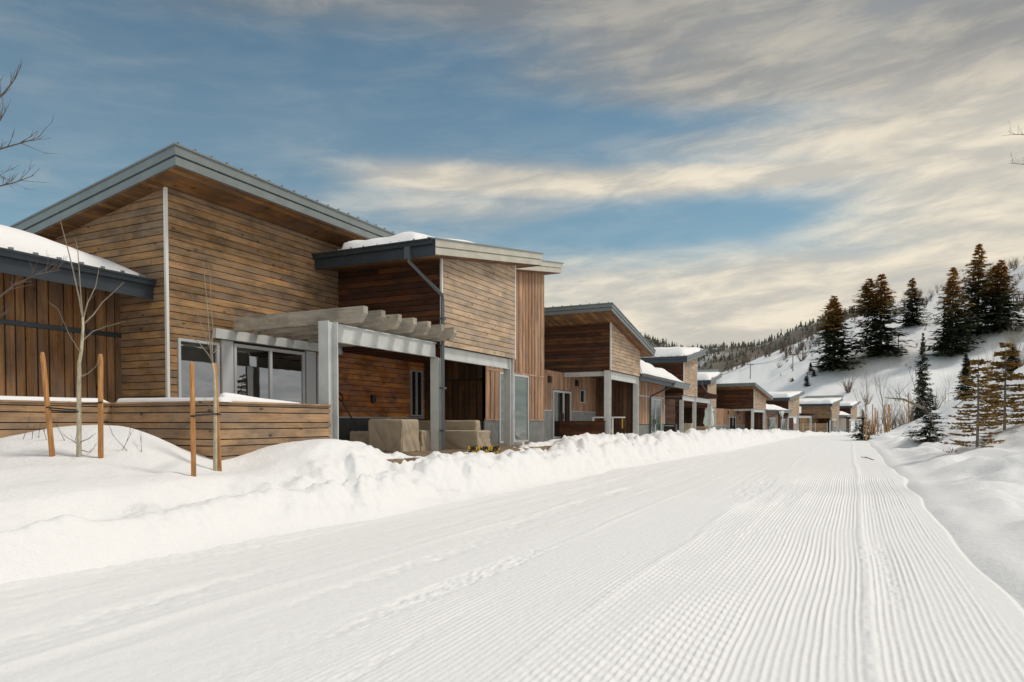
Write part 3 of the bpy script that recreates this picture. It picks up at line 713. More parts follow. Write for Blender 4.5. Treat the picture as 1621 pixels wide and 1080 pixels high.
# ---- third house type: low wing with a sliding door, box on columns, pergola
def low_and_box(root,seed):
    rg=random.Random(seed)
    hl=[(5.95,8.86,-.4,2.38)]
    wl=Wall((-.7,-12.2),(-.7,-2.6),-.4,3.30); c=MB(); wl.core(c,.15); wo=c.build('wall',M['backing'],root)
    b=MB(); wl.vboards(b,hl+[(0,12,2.40,2.47)],rg=rg,widths=(.20,.30),z0=.82); b.build('siding',M['cedar_v'],wo)
    wl.wainscot(wo,'wains',-.4,.78,hl)
    t=MB(); wl.strip(t,0,9.6,2.41,2.465,.002,.05); wl.strip(t,9.53,9.6,.8,3.3,.002,.05); wl.strip(t,5.2,5.27,.8,3.3,.002,.05); t.build('trim_band',M['frame'],wo)
    wl.window(wo,5.97,8.84,-.05,2.37,'sliding_door',mull=(7.4,),fw=.09,glass='glass_green',handle=7.25)
    ws=Wall((-.7,-2.6),(-3.4,-2.6),-.4,3.3); wall_build(root,ws,'cedar_v','v',rg=rg)
    zl=lambda x,y: 3.42-.16*(x-.42)
    rl=shed_roof(root,-5,.42,-12.3,-.03,zl,t=.36,ribs='x',fasc='metal',pitch=.45)
    e=MB(); e.box(.423,.446,-12.3,-4.7,3.05,3.37); e.build('dark_eave_panel',M['eave'],rl)
    gutter(rl,(.446,-12.3),(.446,-4.6),3.39,(1,0))
    downspout(rl,[(.50,-5.0,3.28),(.50,-5.05,3.15),(-.58,-6.3,2.45),(-.58,-6.35,2.3),(-.58,-6.35,0)],.05)
    # main back wall behind the columns
    hb=[(1.0,1.95,.7,2.35),(3.9,5.9,-.4,2.35),(9.2,11.4,-.4,2.35)]
    wb=Wall((-3.4,-2.6),(-3.4,12.5),-.4,2.95); c=MB(); wb.core(c,.15); wo=c.build('wall',M['backing'],root)
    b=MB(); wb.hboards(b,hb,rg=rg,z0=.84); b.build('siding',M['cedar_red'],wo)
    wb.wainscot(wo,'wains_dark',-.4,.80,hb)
    wb.window(wo,1.02,1.93,.72,2.33,fw=.09,frame='white'); wb.window(wo,3.95,5.85,-.05,2.32,'sliding_door',mull=(4.9,),fw=.10,handle=4.75)
    wb.window(wo,9.25,11.35,-.05,2.32,'sliding_door',mull=(10.3,),fw=.10)
    w2=Wall((-3.4,4.4),(-3.4,12.5),2.95,4.8); wall_build(root,w2,'cedar_pale','h',rg=rg)
    bay_block(root,False,-5.0,fasc='metal',seed=seed+1,spout=False)
    pg=ibeam(root,-.10,4.40,10.3,2.41,2.735,name='pergola'); hcol(root,-.13,10.4,0,2.735)
    rafters(root,[5.2+.66*k for k in range(8)],-3.2,.55,2.78,parent=pg,mat='cedar_red')
    return zl
C_=empty('wooden_house',(-10.0,46.8,.5))
tag(C_,'third wooden house with a snow-covered low wing, green glass door and small upper box','house','houses along the ski trail')
ZC=low_and_box(C_,31)
o=snow_slab('roof_snow',-4.9,.34,-12.2,-.1,ZC,.62,'rounded white snow on the low wing of the third house','snow on the roofs',nx=36,ny=60,seed=15,edge=.55,
   prof=lambda U,V: np.clip((1-V)/.5,0,1)**.8); add_slab('C',o,C_)
o=snow_slab('roof_snow',-7.0,.30,-.9,5.2,ZB,.50,'flat white snow on the upper roof of the third house','snow on the roofs',nx=40,ny=36,seed=17,edge=.4,prof=lambda U,V: 1.05-.75*V); add_slab('C',o,C_)
# ---- fourth: bay and tall vertical-boarded part
D=empty('wooden_house',(-12.3,68.4,.15))
tag(D,'fourth wooden house, a tall bay with rising snowy roof beside a vertical-boarded wall','house','houses along the ski trail')
bay_block(D,True,-5.0,fasc='metal',seed=41)
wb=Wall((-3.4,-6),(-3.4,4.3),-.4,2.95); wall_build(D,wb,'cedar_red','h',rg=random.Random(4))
ZD=lambda x,y: ZB(x,y)
o=snow_slab('roof_snow',-7.0,.30,-.9,6.0,ZB,.50,'white snow on the rising roof of the fourth house','snow on the roofs',nx=40,ny=36,seed=19,edge=.4,prof=lambda U,V: 1.05-.8*V); add_slab('D',o,D)
# ---- the same three types again, further along where the row bends
def again(src,loc,rz,label,keys=(),labels=()):
    h=copy_tree(src); h.location=loc; h.rotation_euler=(0,0,rz); h['label']=label
    i=0
    for k in keys:
        for s in list(SLABS[k]):
            if s.get('rep'): continue
            n=s.copy(); COL.objects.link(n); n.location=loc; n.rotation_euler=(0,0,rz); n['label']=labels[i]; i+=1
    return h
E_=again(B,(-9.4,79.5,-.1),R(-9),'fifth wooden house, a dark box on grey columns half way down the row')
Fh=again(C_,(-7.8,106,-.38),R(-14),'sixth wooden house with icicles hanging from its low snowy wing',('C',),('snow with icicles on the low wing of the sixth house','snow on the upper roof of the sixth house'))
Gh=again(D,(-2.9,132,-.68),R(-14),'seventh wooden house with a broad side wall above a slatted fence',('D',),('long white snow on the roof of the seventh house above the slatted fence',))
for o_ in list(KIDS.get(Gh.name,[])):
    for q_ in KIDS.get(o_.name,[]):
        if q_.name.startswith('siding') and q_.data.materials[0]==M['cedar_red']: q_.material_slots[0].link='OBJECT'; q_.material_slots[0].material=M['cedar']
Hh=again(C_,(.2,150,-.72),R(-14),'last and farthest wooden house at the end of the row',('C',),('snow on the low wing of the farthest house','snow on the upper roof of the farthest house'))

# ---- low board walls
def board_wall(segs,z0,z1,label,seed,mat='fence'):
    r=empty('board_wall',(segs[0][0][0],segs[0][0][1],z0)); tag(r,label,'fence','low board walls before the patios'); rg=random.Random(seed)
    off=tuple(r.location)
    for p0,p1 in segs:
        w=Wall(p0,p1,z0,z1); c=MB(); w.core(c,.10); c.build('panel_core',M['backing'],r,off=off)
        b=MB(); w.hboards(b,rg=rg,alt=(.175,.112),gap=.018,th=.03,z1=z1,maxl=3.4); b.build('board_panel',M[mat],r,off=off)
        k=MB(); w.strip(k,-.03,w.L+.03,z1+.003,z1+.036,-.14,.05); k.build('cap',M[mat],r,off=off)
    return r
board_wall([((-12.3,-4),(-12.3,8.36)),((-12.27,8.36),(-9.64,8.36)),((-9.6,8.36),(-9.6,11.20))],.30,1.77,'pale weathered board wall stepping out in front of the nearest house',51)
board_wall([((-12.9,29.45),(-9.76,29.45))],.3,1.46,'dark red-brown board wall between the first and second house',52,'cedar_red')
bw=board_wall([((-12.4,79.0),(-9.6,79.0))],-.4,.62,'dark brown board wall below the fifth house',53,'cedar_red')
board_wall([((-12.6,64.4),(-11.2,64.4)),((-11.2,64.4),(-11.2,66.2))],-.3,1.0,'small light board wall beside the folded umbrella',54,'fence')
o=snow_slab('wall_snow',-12.25,-9.5,8.37,8.6,lambda x,y:1.79+0*x,.07,'thin snow line on top of the left board wall',nx=60,ny=8,seed=23,edge=.08,rag=.02); tag(o,group='snow on the board wall')
o=snow_slab('wall_snow',-9.74,-9.57,8.5,10.35,lambda x,y:1.80+0*x,.13,'thicker snow heap on the board wall right of the second sapling',nx=12,ny=50,seed=25,edge=.09,rag=.02,prof=lambda U,V:np.clip(1.05-V,0,1)**.8); tag(o,group='snow on the board wall')
o=snow_slab('wall_snow',-12.42,-12.27,2,8.3,lambda x,y:1.80+0*x,.07,'snow strip on the leftmost stretch of board wall',nx=12,ny=50,seed=27,edge=.09,rag=.02); tag(o,group='snow on the board wall')
# ---------------------------------------------------------------- patio things
def cover(mb,x0,x1,y0,y1,h,z=.7,seed=1,n=56,amp=.055,flare=.03,sag=.03):
    """fabric cover over a box-like piece of furniture, creased and hanging to the floor"""
    cx,cy=(x0+x1)/2,(y0+y1)/2; a,b=(x1-x0)/2,(y1-y0)/2; base=len(mb.v); lev=[0,.06,.13,.20,.28,.36,.44,.52,.60,.68,.76,.84,.91,.96,.985,1.0]
    # points round the outline, corners included, each with its outward normal
    per=[]; c_=.022; q=30
    for (ax,ay,bx,by) in ((-a,-b,a,-b),(a,-b,a,b),(a,b,-a,b),(-a,b,-a,-b)):
        L_=math.hypot(bx-ax,by-ay); ux,uy=(bx-ax)/L_,(by-ay)/L_
        for i in range(q):
            t=(c_+(L_-2*c_)*i/(q-1))/L_; per.append((ax+(bx-ax)*t,ay+(by-ay)*t,uy,-ux,t*L_))
    n=len(per)
    for li,t in enumerate(lev):
        inset=.0 if t<.95 else .006 if t<.98 else .018 if t<1 else .045
        for k,(px,py,nx_,ny_,s_) in enumerate(per):
            w=k/n*22+seed*5
            nz=float(fbm(np.array([w*.8]),np.array([t*1.6+seed]),3,seed)[0])
            # creases: narrow valleys running down and across the cloth
            r1=1-min(1,abs(float(vn(np.array([w*.62+t*1.9]),np.array([t*.5-w*.10+seed]),seed+7)[0]))*7)
            r2=1-min(1,abs(float(vn(np.array([w*.40-t*1.2]),np.array([t*2.4+w*.16+seed]),seed+9)[0]))*8)
            d=(amp*.45*nz-amp*.75*r1-amp*.5*r2)*(1-.72*t**4)+flare*(1-t)**2*.7
            mb.v.append((cx+px+nx_*d-(inset*(1 if px>0 else -1)),cy+py+ny_*d-(inset*(1 if py>0 else -1)),z+h*t-(.035*abs(nz) if t>.97 else 0)+(.02*nz if li==0 else .010*nz*(1-t)+(-.010 if t==1 else 0)*0)))
    for l in range(len(lev)-1):
        for k in range(n): mb.f.append((base+l*n+k,base+l*n+(k+1)%n,base+(l+1)*n+(k+1)%n,base+(l+1)*n+k))
    e=base+(len(lev)-1)*n
    for ring in (.8,.55,.3):
        q=len(mb.v)
        for k in range(n):
            v=mb.v[base+(len(lev)-1)*n+k]; nz=float(fbm(np.array([v[0]*3*ring+seed]),np.array([v[1]*3*ring]),3,seed+2)[0])
            mb.v.append((cx+(v[0]-cx)*ring,cy+(v[1]-cy)*ring,z+h-sag*(1-ring)+.008*nz))
        for k in range(n): mb.f.append((e+k,e+(k+1)%n,q+(k+1)%n,q+k))
        e=q
    mb.v.append((cx,cy,z+h-sag)); ci=len(mb.v)-1
    for k in range(n): mb.f.append((e+k,e+(k+1)%n,ci))
def seam(mb,pts): mb.tube(pts,.010,5)
def covered(label,parts,loc,seams=()):
    r=empty('covered_furniture',loc); tag(r,label,'covered furniture','covered patio furniture')
    for nm,(x0,x1,y0,y1,h),sd in parts:
        mb=MB(); cover(mb,x0,x1,y0,y1,h,seed=sd); mb.build(nm,M['cover'],r,smooth=True,off=loc)
    for p in seams:
        mb=MB(); seam(mb,p); mb.build('seam',M['cover'],r,off=loc)
    return r
covered('low tan-covered table against the dark steel, left of the big covered chair',[('table_cover',(-12.35,-11.55,15.2,15.9,.50),3)],(-12,15.5,.7))
covered('tall tan-covered chair with a vertical seam in the middle of the patio',[('chair_cover',(-10.95,-9.92,14.2,15.0,.82),5)],(-10.4,14.6,.7),
   [[(-10.43,14.165,.75),(-10.43,14.17,1.1),(-10.43,14.185,1.5),(-10.43,14.4,1.53)],[(-9.89,14.2,.75),(-9.90,14.21,1.2),(-9.93,14.24,1.5)]])
covered('small tan-covered stool just left of the middle steel column',[('stool_cover',(-10.35,-9.88,15.05,15.5,.54),7)],(-9.9,15.2,.7))
covered('long tan-covered sofa with raised back, right of the middle steel column',[('seat_cover',(-11.2,-9.05,16.5,17.3,.52),9),('back_cover',(-11.6,-9.55,17.32,17.62,.80),11)],(-10.3,17,.7))
covered('tan-covered armchair with creased sloping back behind the stool',[('seat_cover',(-11.9,-11.25,16.1,17.0,.50),13),('back_cover',(-12.3,-11.92,16.0,17.2,.85),15)],(-11.9,16.5,.7))
# snow shovel leaning on the steel cladding
sh=empty('snow_shovel',(-12.3,15.70,.72)); tag(sh,'red snow shovel with a long black handle leaning on the patio wall','shovel'); of=tuple(sh.location)
mb=MB(); mb.tube([(-12.32,15.80,.95),(-12.82,15.47,2.02)],.022,7); mb.build('shaft',M['black'],sh,off=of)
mb=MB(); mb.tube([(-12.82,15.47,2.02),(-12.87,15.37,2.10),(-12.90,15.37,2.22),(-12.92,15.47,2.27),(-12.90,15.57,2.22),(-12.87,15.57,2.10),(-12.82,15.47,2.02)],.020,6); mb.build('grip',M['black'],sh,off=of)
mb=MB(); 
for i in range(6):
    t0,t1=i/6,(i+1)/6; f=lambda t:.10*math.sin(t*math.pi)
    a0,a1=-12.62+.62*t0,-12.62+.62*t1
    mb.hexa([(a0,15.53-f(t0),.80),(a1,15.53-f(t1),.80),(a1,15.51-f(t1),.80),(a0,15.51-f(t0),.80)][::-1],[(a0,15.83-f(t0)*.4,1.06),(a1,15.83-f(t1)*.4,1.06),(a1,15.81-f(t1)*.4,1.06),(a0,15.81-f(t0)*.4,1.06)][::-1])
mb.build('blade',M['red'],sh,off=of)
# striped coil on the edge of the deck
co=empty('coiled_cord',(-8.0,15.0,.72)); tag(co,'short yellow and black striped coil lying on the deck edge','coil'); of=tuple(co.location)
P=[(-8.25+.62*t/160,14.55+.62*t/160*.75,.79) for t in range(161)]
pts=[(p[0]+.03*math.cos(t*.5),p[1],p[2]+.062*math.sin(t*.5)) for t,p in enumerate(P)]
my,mk=MB(),MB()
for k in range(0,160,8): (my if (k//8)%2==0 else mk).tube(pts[k:k+9],.022,6)
my.build('yellow_stripes',M['yellow'],co,off=of); mk.build('black_stripes',M['black'],co,off=of)
# white squeegee leaning beside the sliding door
sq=empty('floor_squeegee',(-9.8,20.0,.7)); tag(sq,'white long-handled squeegee leaning by the green glass door','squeegee'); of=tuple(sq.location)
mb=MB(); mb.tube([(-9.75,20.3,.78),(-10.55,21.05,2.95)],.016,6); mb.build('pole',M['white'],sq,off=of)
mb=MB(); mb.box(-10.0,-9.45,20.22,20.36,.70,.80); mb.build('head',M['white'],sq,off=of)
# white rack behind the second house's columns
rk=empty('towel_rack',(-9.9,31.6,.7)); tag(rk,'white metal rack with a yellow strap between the columns of the second house','rack'); of=tuple(rk.location)
mb=MB(); mb.tube([(-10.9,31.2,1.66),(-9.35,31.2,1.66)],.035,6); mb.tube([(-9.95,31.2,.6),(-9.95,31.2,1.66)],.04,6); mb.tube([(-10.9,31.2,.6),(-10.9,31.2,1.66)],.04,6)
mb.tube([(-10.9,31.2,1.0),(-9.95,31.2,1.0)],.03,6); mb.tube([(-10.9,31.2,1.45),(-9.97,31.2,1.05)],.03,6); mb.build('frame',M['white'],rk,off=of)
mb=MB(); mb.box(-9.50,-9.45,31.19,31.21,1.15,1.66); mb.build('strap',M['yellow'],rk,off=of)
# barbecue and covers at the third house
gr=empty('barbecue_grill',(-10.5,45.3,.5)); tag(gr,'black covered barbecue in front of the third house','barbecue'); of=tuple(gr.location)
mb=MB(); cover(mb,-11.6,-10.1,44.9,45.5,.85,z=.45,seed=23); mb.build('grill_cover',M['black'],gr,smooth=True,off=of)
mb=MB(); mb.tube([(-11.5,44.85,1.20),(-10.2,44.85,1.20)],.025,6); mb.build('handle',M['steel'],gr,off=of)
rr=empty('covered_furniture',(-9.9,47.6,.5)); tag(rr,'pale tan-covered stand beside the third house column','covered furniture','covered patio furniture'); of=tuple(rr.location)
mb=MB(); cover(mb,-10.2,-9.6,47.3,48.0,.9,z=.45,seed=29); mb.build('stand_cover',M['cover'],rr,smooth=True,off=of)
# folded patio umbrella
um=empty('patio_umbrella',(-11.1,62.6,.2)); tag(um,'folded pale green patio umbrella before the fourth house','umbrella'); of=tuple(um.location)
mb=MB(); mb.tube([(-11.1,62.6,.1),(-11.1,62.6,3.35)],.03,6); mb.build('pole',M['steel'],um,off=of)
mb=MB(); n=20
lv=[(1.15,.36),(1.35,.42),(1.8,.36),(2.3,.25),(2.8,.14),(3.25,.03)]
for z,r in lv:
    for k in range(n): 
        t=2*math.pi*k/n; q=r*(1+.22*math.cos(5*t+z)); mb.v.append((-11.1+q*math.cos(t)+.05*math.sin(z*3),62.6+q*math.sin(t),z+.1*math.cos(4*t)*(z<1.3)))
for l in range(len(lv)-1):
    for k in range(n): mb.f.append((l*n+k,l*n+(k+1)%n,(l+1)*n+(k+1)%n,(l+1)*n+k))
mb.build('canopy',M['canvas'],um,smooth=True,off=of)
# icicles at the sixth house, fence and panel at the end of the row
M['ice']=plain('icicle_ice',(.72,.76,.78),.15)
mt=Matrix.Translation((-7.8,106,-.38))@Matrix.Rotation(R(-14),4,'Z')
rg=random.Random(8)
for k in range(5):
    p=mt@Vector((.62,-5.6+.42*k+rg.uniform(-.1,.1),3.28)); L=rg.uniform(.7,1.9) if k in(1,2,3) else .5
    mb=MB(); mb.tube([(0,0,0),(.01,0,-L*.4),(0,0,-L*.75),(0,.01,-L)],[.10,.07,.04,.006],6); o=mb.build('icicle',M['ice'],smooth=True); o.location=p
    tag(o,'long white icicle hanging from the low eave of the sixth house','icicle','icicles on the sixth house')
def slat_fence(p0,p1,z0,h,label):
    r=empty('slatted_fence',(p0[0],p0[1],z0)); tag(r,label,'fence'); of=tuple(r.location)
    w=Wall(p0,p1,z0,z0+h); b=MB(); w.hboards(b,pitch=.12,gap=.03,th=.03); b.build('slat_panel',M['fence'],r,off=of)
    k=int(w.L/2.2)+1
    for i in range(k+1):
        u=min(w.L-.05,i*w.L/k); q=MB(); w.strip(q,u,u+.08,z0-.3,z0+h+.12,-.06,.06); q.build('post',M['steel'],r,off=of)
slat_fence((-9.0,126.5),(-3.4,128.5),-.75,1.95,'grey slatted fence in front of the seventh house')
pb=empty('timber_pallet',(-8.8,122.6,-.8)); tag(pb,'light upright timber crate left of the slatted fence','crate'); of=tuple(pb.location)
w=Wall((-9.6,122.6),(-8.2,123.0),-.8,.5); b=MB(); w.hboards(b,pitch=.16,gap=.03,th=.05); b.build('boards',M['rafter'],pb,off=of)
for u in (.05,.7,1.3): q=MB(); w.strip(q,u,u+.07,-.8,1.9-.5*abs(u-.5),-.1,0); q.build('upright',M['stake'],pb,off=of)
pn=empty('wall_panel',(-1.2,143.5,-.7)); tag(pn,'plain pale panel under the low wing of the farthest house','panel'); of=tuple(pn.location)
mb=MB(); mb.box(-2.5,-.6,143.2,143.3,.05,2.1); mb.build('panel',M['concrete'],pn,off=of)
mb=MB(); 
for x in (-2.5,-.7): mb.box(x,x+.1,143.18,143.32,-.9,2.15)
mb.build('post',M['steel'],pn,off=of)
# ---------------------------------------------------------------- vegetation
def conifer(H,W,seed,whorls=30,nb=7,spr=9,bare=.08,leaf=1.0,sharp=.85,droop=.25,mat='needle',tmat='trunk',gap=.12,two=False):
    rg=random.Random(seed); tr=MB(); tr.tube([(0,0,-1.0),(0,0,H*.5),(0,0,H*.97)],[H*.018,H*.010,H*.003],6)
    cr=MB()
    def spray(p,d,l,w):
        s=d.cross(Vector((rg.uniform(-.5,.5),rg.uniform(-.5,.5),1))).normalized()
        q=p+d*l*.45
        cr.add([tuple(p),tuple(q+s*w),tuple(p+d*l),tuple(q-s*w)],[(0,1,2,3)])
    q1,q2,q3=rg.uniform(0,6),rg.uniform(0,6),rg.uniform(0,6)
    def crown(ox,oy,H0,H1,Wd,wh):
        for i in range(wh):
            t=i/(wh-1); z=H0+(H1-H0)*t**1.05
            L0=Wd*((1-t)**sharp)+.05*Wd
            if t<.12: L0*=.75+t*2
            for k in range(nb):
                if rg.random()<gap: continue
                a=rg.uniform(0,2*math.pi); L=L0*rg.uniform(.5,1.18)*(1+.20*math.sin(a+q1+t*3)+.14*math.sin(2*a+q2-t*5)+.12*math.sin(t*19+q3)); dz=-droop*L*(1-t*1.2)
                zz=z+rg.uniform(-.5,.5)*(H1-H0)/wh
                for j in range(spr):
                    f=(j+.6)/spr; c=Vector((ox+math.cos(a)*L*f,oy+math.sin(a)*L*f,zz+dz*f+.10*L*f*f))
                    for sgn in ((-1,1) if j<spr-1 else (0,)):
                        b=a+sgn*rg.uniform(.4,1.0); d=Vector((math.cos(b),math.sin(b),rg.uniform(-.55,.15))).normalized()
                        ln=leaf*(.22*L0+.03*H)*rg.uniform(.6,1.2)*(1.1-.4*f); spray(c,d,ln,ln*rg.uniform(.15,.26))
        for j in range(10):
            z=H1-(j*.012)*H; d=Vector((rg.uniform(-.6,.6),rg.uniform(-.6,.6),1)).normalized(); spray(Vector((ox,oy,z)),d,.035*H,.006*H)
    crown(0,0,H*bare,H*.985,W,whorls)
    if two: crown(W*.35,W*.12,H*.55,H*.95,W*.55,whorls//2)
    return tr,cr,mat,tmat
def conifer_obj(label,loc,build,rz=0,sc=1.0,group=None,name='conifer'):
    tr,cr,mat,tmat=build; r=empty(name,loc,rz); r.scale=(sc,)*3 if not hasattr(sc,'__len__') else sc
    tag(r,label,'tree',group); tr.build('trunk',M[tmat],r); cr.build('crown',M[mat],r); return r
def px_height(p,px,pyb,pyt):
    r=math.hypot(p[0],p[1]); return (pyb-pyt)/F_*r*math.cos(math.atan((px-CX)/F_))
BIG=[(1318,588,474,37,'dark double-topped conifer standing left of the others on the snowy hillside',True,1),
     (1392,566,440,40,'broad two-topped conifer with golden-brown top in the middle of the hillside',True,2),
     (1441,517,444,22,'smaller dark conifer high on the slope right of the two-topped one',False,3),
     (1505,566,430,36,'dense conifer with brown top below the tallest one',False,4),
     (1545,532,394,34,'tallest conifer on the hillside, its thin top above all the others',False,5),
     (1580,528,418,36,'wide conifer with golden upper branches right beside the tallest one',False,6)]
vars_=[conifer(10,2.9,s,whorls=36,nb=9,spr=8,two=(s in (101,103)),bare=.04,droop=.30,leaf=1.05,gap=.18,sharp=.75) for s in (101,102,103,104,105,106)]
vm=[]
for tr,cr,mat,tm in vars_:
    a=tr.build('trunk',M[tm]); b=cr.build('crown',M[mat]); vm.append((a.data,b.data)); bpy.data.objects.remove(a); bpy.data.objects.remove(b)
vd=[]
for a_,b_ in vm:
    c_=b_.copy(); c_.materials[0]=M['needle_dark']; vd.append((a_,c_))
def conifer_copy(label,loc,H,Wr,v,rz,group=None,vm=vm):
    r=empty('conifer',loc,rz); s=H/10.0; r.scale=(Wr/2.9,Wr/2.9,s); tag(r,label,'tree',group)
    link(bpy.data.objects.new('trunk',vm[v][0]),r); link(bpy.data.objects.new('crown',vm[v][1]),r); return r
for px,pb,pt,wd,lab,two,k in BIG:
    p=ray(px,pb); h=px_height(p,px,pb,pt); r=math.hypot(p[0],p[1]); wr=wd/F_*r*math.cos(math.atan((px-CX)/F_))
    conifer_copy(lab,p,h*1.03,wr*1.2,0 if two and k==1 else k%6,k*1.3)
SM=[(1459,640,528,17,'narrow dark spruce rising from the gully beyond the bank'),
    (1527,625,560,19,'squat dense spruce with brownish tip half hidden by the bank'),
    (1600,600,545,20,'dark spruce behind the two olive-brown spruces'),
    (1277,612,594,6,'tiny dark conifer alone on the open snow slope'),
    (1287,596,585,5,'tiny conifer just under the left big conifer'),(1282,588,574,6,'small conifer tucked at the left foot of the left big conifer'),
    (1254,604,598,2.5,'tiniest dark conifer on the open slope under the wires')]
for i,(px,pb,pt,wd,lab) in enumerate(SM):
    p=ray(px,pb); 
    if i<3: p=at_r(px,(95,70,80)[i])
    r=math.hypot(p[0],p[1])*math.cos(math.atan((px-CX)/F_)); 
    pyb=YH-(p[2]-EYE)/r*F_; h=(pyb-pt)/F_*r; conifer_copy(lab,p,h,wd/F_*r,1+i%2,i*.9,None,vd)
# young spruces by the trail
def tiered(H,seed,tiers,L0,mat,lower=.08,tmat='grey_trunk',n=6,up=.06,dens=16,taper=.75,rad=.05):
    """open young spruce: separate tiers of brush-like branches on a visible trunk"""
    rg=random.Random(seed); tr=MB(); cr=MB(); br=MB()
    tr.tube([(0,0,-.4),(rg.uniform(-.02,.02),0,H*.4),(0,.02,H*.8),(0,0,H)],[rad,rad*.7,rad*.35,rad*.12],7)
    for i in range(tiers):
        t=(i+.2)/tiers; z=H*(lower+(.97-lower)*t)+rg.uniform(-.03,.03)*H; L=L0*(1-t)**taper+.08
        for k in range(n):
            a=2*math.pi*k/n+rg.uniform(-.5,.5); l=L*rg.uniform(.55,1.1); e=up*rg.uniform(-1.2,1.6); zz=z+rg.uniform(-.04,.04)*H*.5
            P=[Vector((math.cos(a)*l*f,math.sin(a)*l*f,zz+e*l*f+.14*l*(f*f-f))) for f in (0,.35,.7,1)]
            br.tube([tuple(p) for p in P],[.010,.008,.006,.003],4,cap=False)
            for q in range(dens):
                f=.22+.78*(q+rg.random())/dens; ii=min(2,int(f*3)); w=f*3-ii; p=P[ii].lerp(P[ii+1],min(1,w))
                for s in range(4):
                    b=a+rg.uniform(-1.1,1.1); d=Vector((math.cos(b),math.sin(b),rg.uniform(-.5,.55))).normalized()
                    sd=d.cross(Vector((rg.uniform(-1,1),rg.uniform(-1,1),rg.uniform(.2,1)))).normalized(); ln=rg.uniform(.055,.11)*(1+.2*L0)
                    m_=p+d*ln*.5; cr.add([tuple(p),tuple(m_+sd*ln*.17),tuple(p+d*ln),tuple(m_-sd*ln*.17)],[(0,1,2,3)])
    return tr,br,cr,mat,tmat
def tiered_obj(label,loc,b,rz=0,tilt=0,name='young_spruce'):
    tr,br,cr,mat,tmat=b; r=empty(name,loc,rz); r.rotation_euler=(tilt,0,rz); tag(r,label,'tree')
    tr.build('trunk',M[tmat],r); br.build('branches',M['twig'],r); cr.build('crown',M[mat],r); return r
p=at_r(1590,29.0); zf_=29*math.cos(math.atan((1590-CX)/F_)); h=EYE+(YH-543)/F_*zf_-p[2]
tiered_obj('right and taller of two olive-brown young spruces on the bank',p,tiered(h,61,24,1.15,'needle_brown',.08,n=6,dens=18))
p=at_r(1547,26.5); zf_=26.5*math.cos(math.atan((1547-CX)/F_)); h=EYE+(YH-556)/F_*zf_-p[2]
tiered_obj('left olive-brown young spruce with sparse tiers and a long bare leader',p,tiered(h*.95,62,22,.92,'needle_brown',.04,n=5,dens=15,taper=.6))
p=at_r(1472,40.0); zf_=40*math.cos(math.atan((1472-CX)/F_)); h=EYE+(YH-615)/F_*zf_-p[2]
conifer_obj('low dark green young spruce with a thin leader on the bank',p,conifer(h,1.15,63,whorls=20,nb=9,spr=8,bare=.02,leaf=1.0,mat='needle_young',gap=.2,sharp=1.0,droop=.3),name='young_spruce')
p=at_r(1364,62.0); zf_=62*math.cos(math.atan((1364-CX)/F_)); h=EYE+(YH-648)/F_*zf_-p[2]
conifer_obj('dark young spruce with two stakes where the trail ends',p,conifer(h,1.25,64,whorls=22,nb=9,spr=8,bare=.02,leaf=1.0,mat='needle_young',gap=.2,sharp=.9,droop=.3),name='young_spruce')
# bare trees
def bare(mb,p,d,L,r,depth,rg,spread=.6,kids=3,n=4,upb=.25,jit=.12):
    p=Vector(p); d=Vector(d).normalized(); pts=[tuple(p)]; k=4; q=p.copy(); dd=d.copy()
    for i in range(k):
        dd=(dd+Vector((rg.uniform(-jit,jit),rg.uniform(-jit,jit),rg.uniform(-jit,jit)+upb*.12))).normalized(); q=q+dd*(L/k); pts.append(tuple(q))
    mb.tube(pts,[r*(1-.72*i/k) for i in range(k+1)],n,cap=False)
    if depth<=0: return
    for j in range(kids):
        f=rg.uniform(.3,1.0); ii=min(k-1,int(f*k)); s=Vector(pts[ii]).lerp(Vector(pts[ii+1]),f*k-ii if f*k-ii<1 else 1)
        nd=(dd+Vector((rg.uniform(-1,1),rg.uniform(-1,1),rg.uniform(-.3,1)))*spread+Vector((0,0,upb*.5))).normalized()
        bare(mb,s,nd,L*rg.uniform(.38,.68),r*.48*(1-.45*f)+.0015,depth-1,rg,spread,kids,max(3,n-1),upb,jit)
def shrub_mesh(seed,stems,H,spread,depth=2,kids=3,r=.05):
    rg=random.Random(seed); mb=MB()
    for s in range(stems):
        a=rg.uniform(0,6.283); t=rg.uniform(.05,spread); d=Vector((math.cos(a)*t,math.sin(a)*t,1)).normalized()
        bare(mb,(math.cos(a)*.12*rg.random(),math.sin(a)*.12*rg.random(),-.25),d,H*rg.uniform(.55,.95),r,depth,rg,.55,kids,3)
    return mb
def mk(mb,mat,nm):
    o=mb.build(nm,M[mat]); d=o.data; bpy.data.objects.remove(o); return d
SH=[mk(shrub_mesh(70+i,9+i%3,2.6,.55),'scrub','shrub') for i in range(4)]
SHR=[mk(shrub_mesh(80+i,18,2.2,1.3),'scrub','round_shrub') for i in range(2)]
AS=[mk(shrub_mesh(90+i,1,6.5,.12,2,6,.05),'twig_pale','bare_sapling') for i in range(4)]
def plant(dat,nm,loc,sc,rz,label,cat,group):
    o=bpy.data.objects.new(nm,dat); COL.objects.link(o); o.location=loc; o.scale=(sc,)*3 if not hasattr(sc,'__len__') else sc; o.rotation_euler=(0,0,rz); tag(o,label,cat,group); return o
rg=random.Random(77)
def ridge_py(px): return float(np.interp(px,[p for p,_ in RIDGE],[q for _,q in RIDGE]))
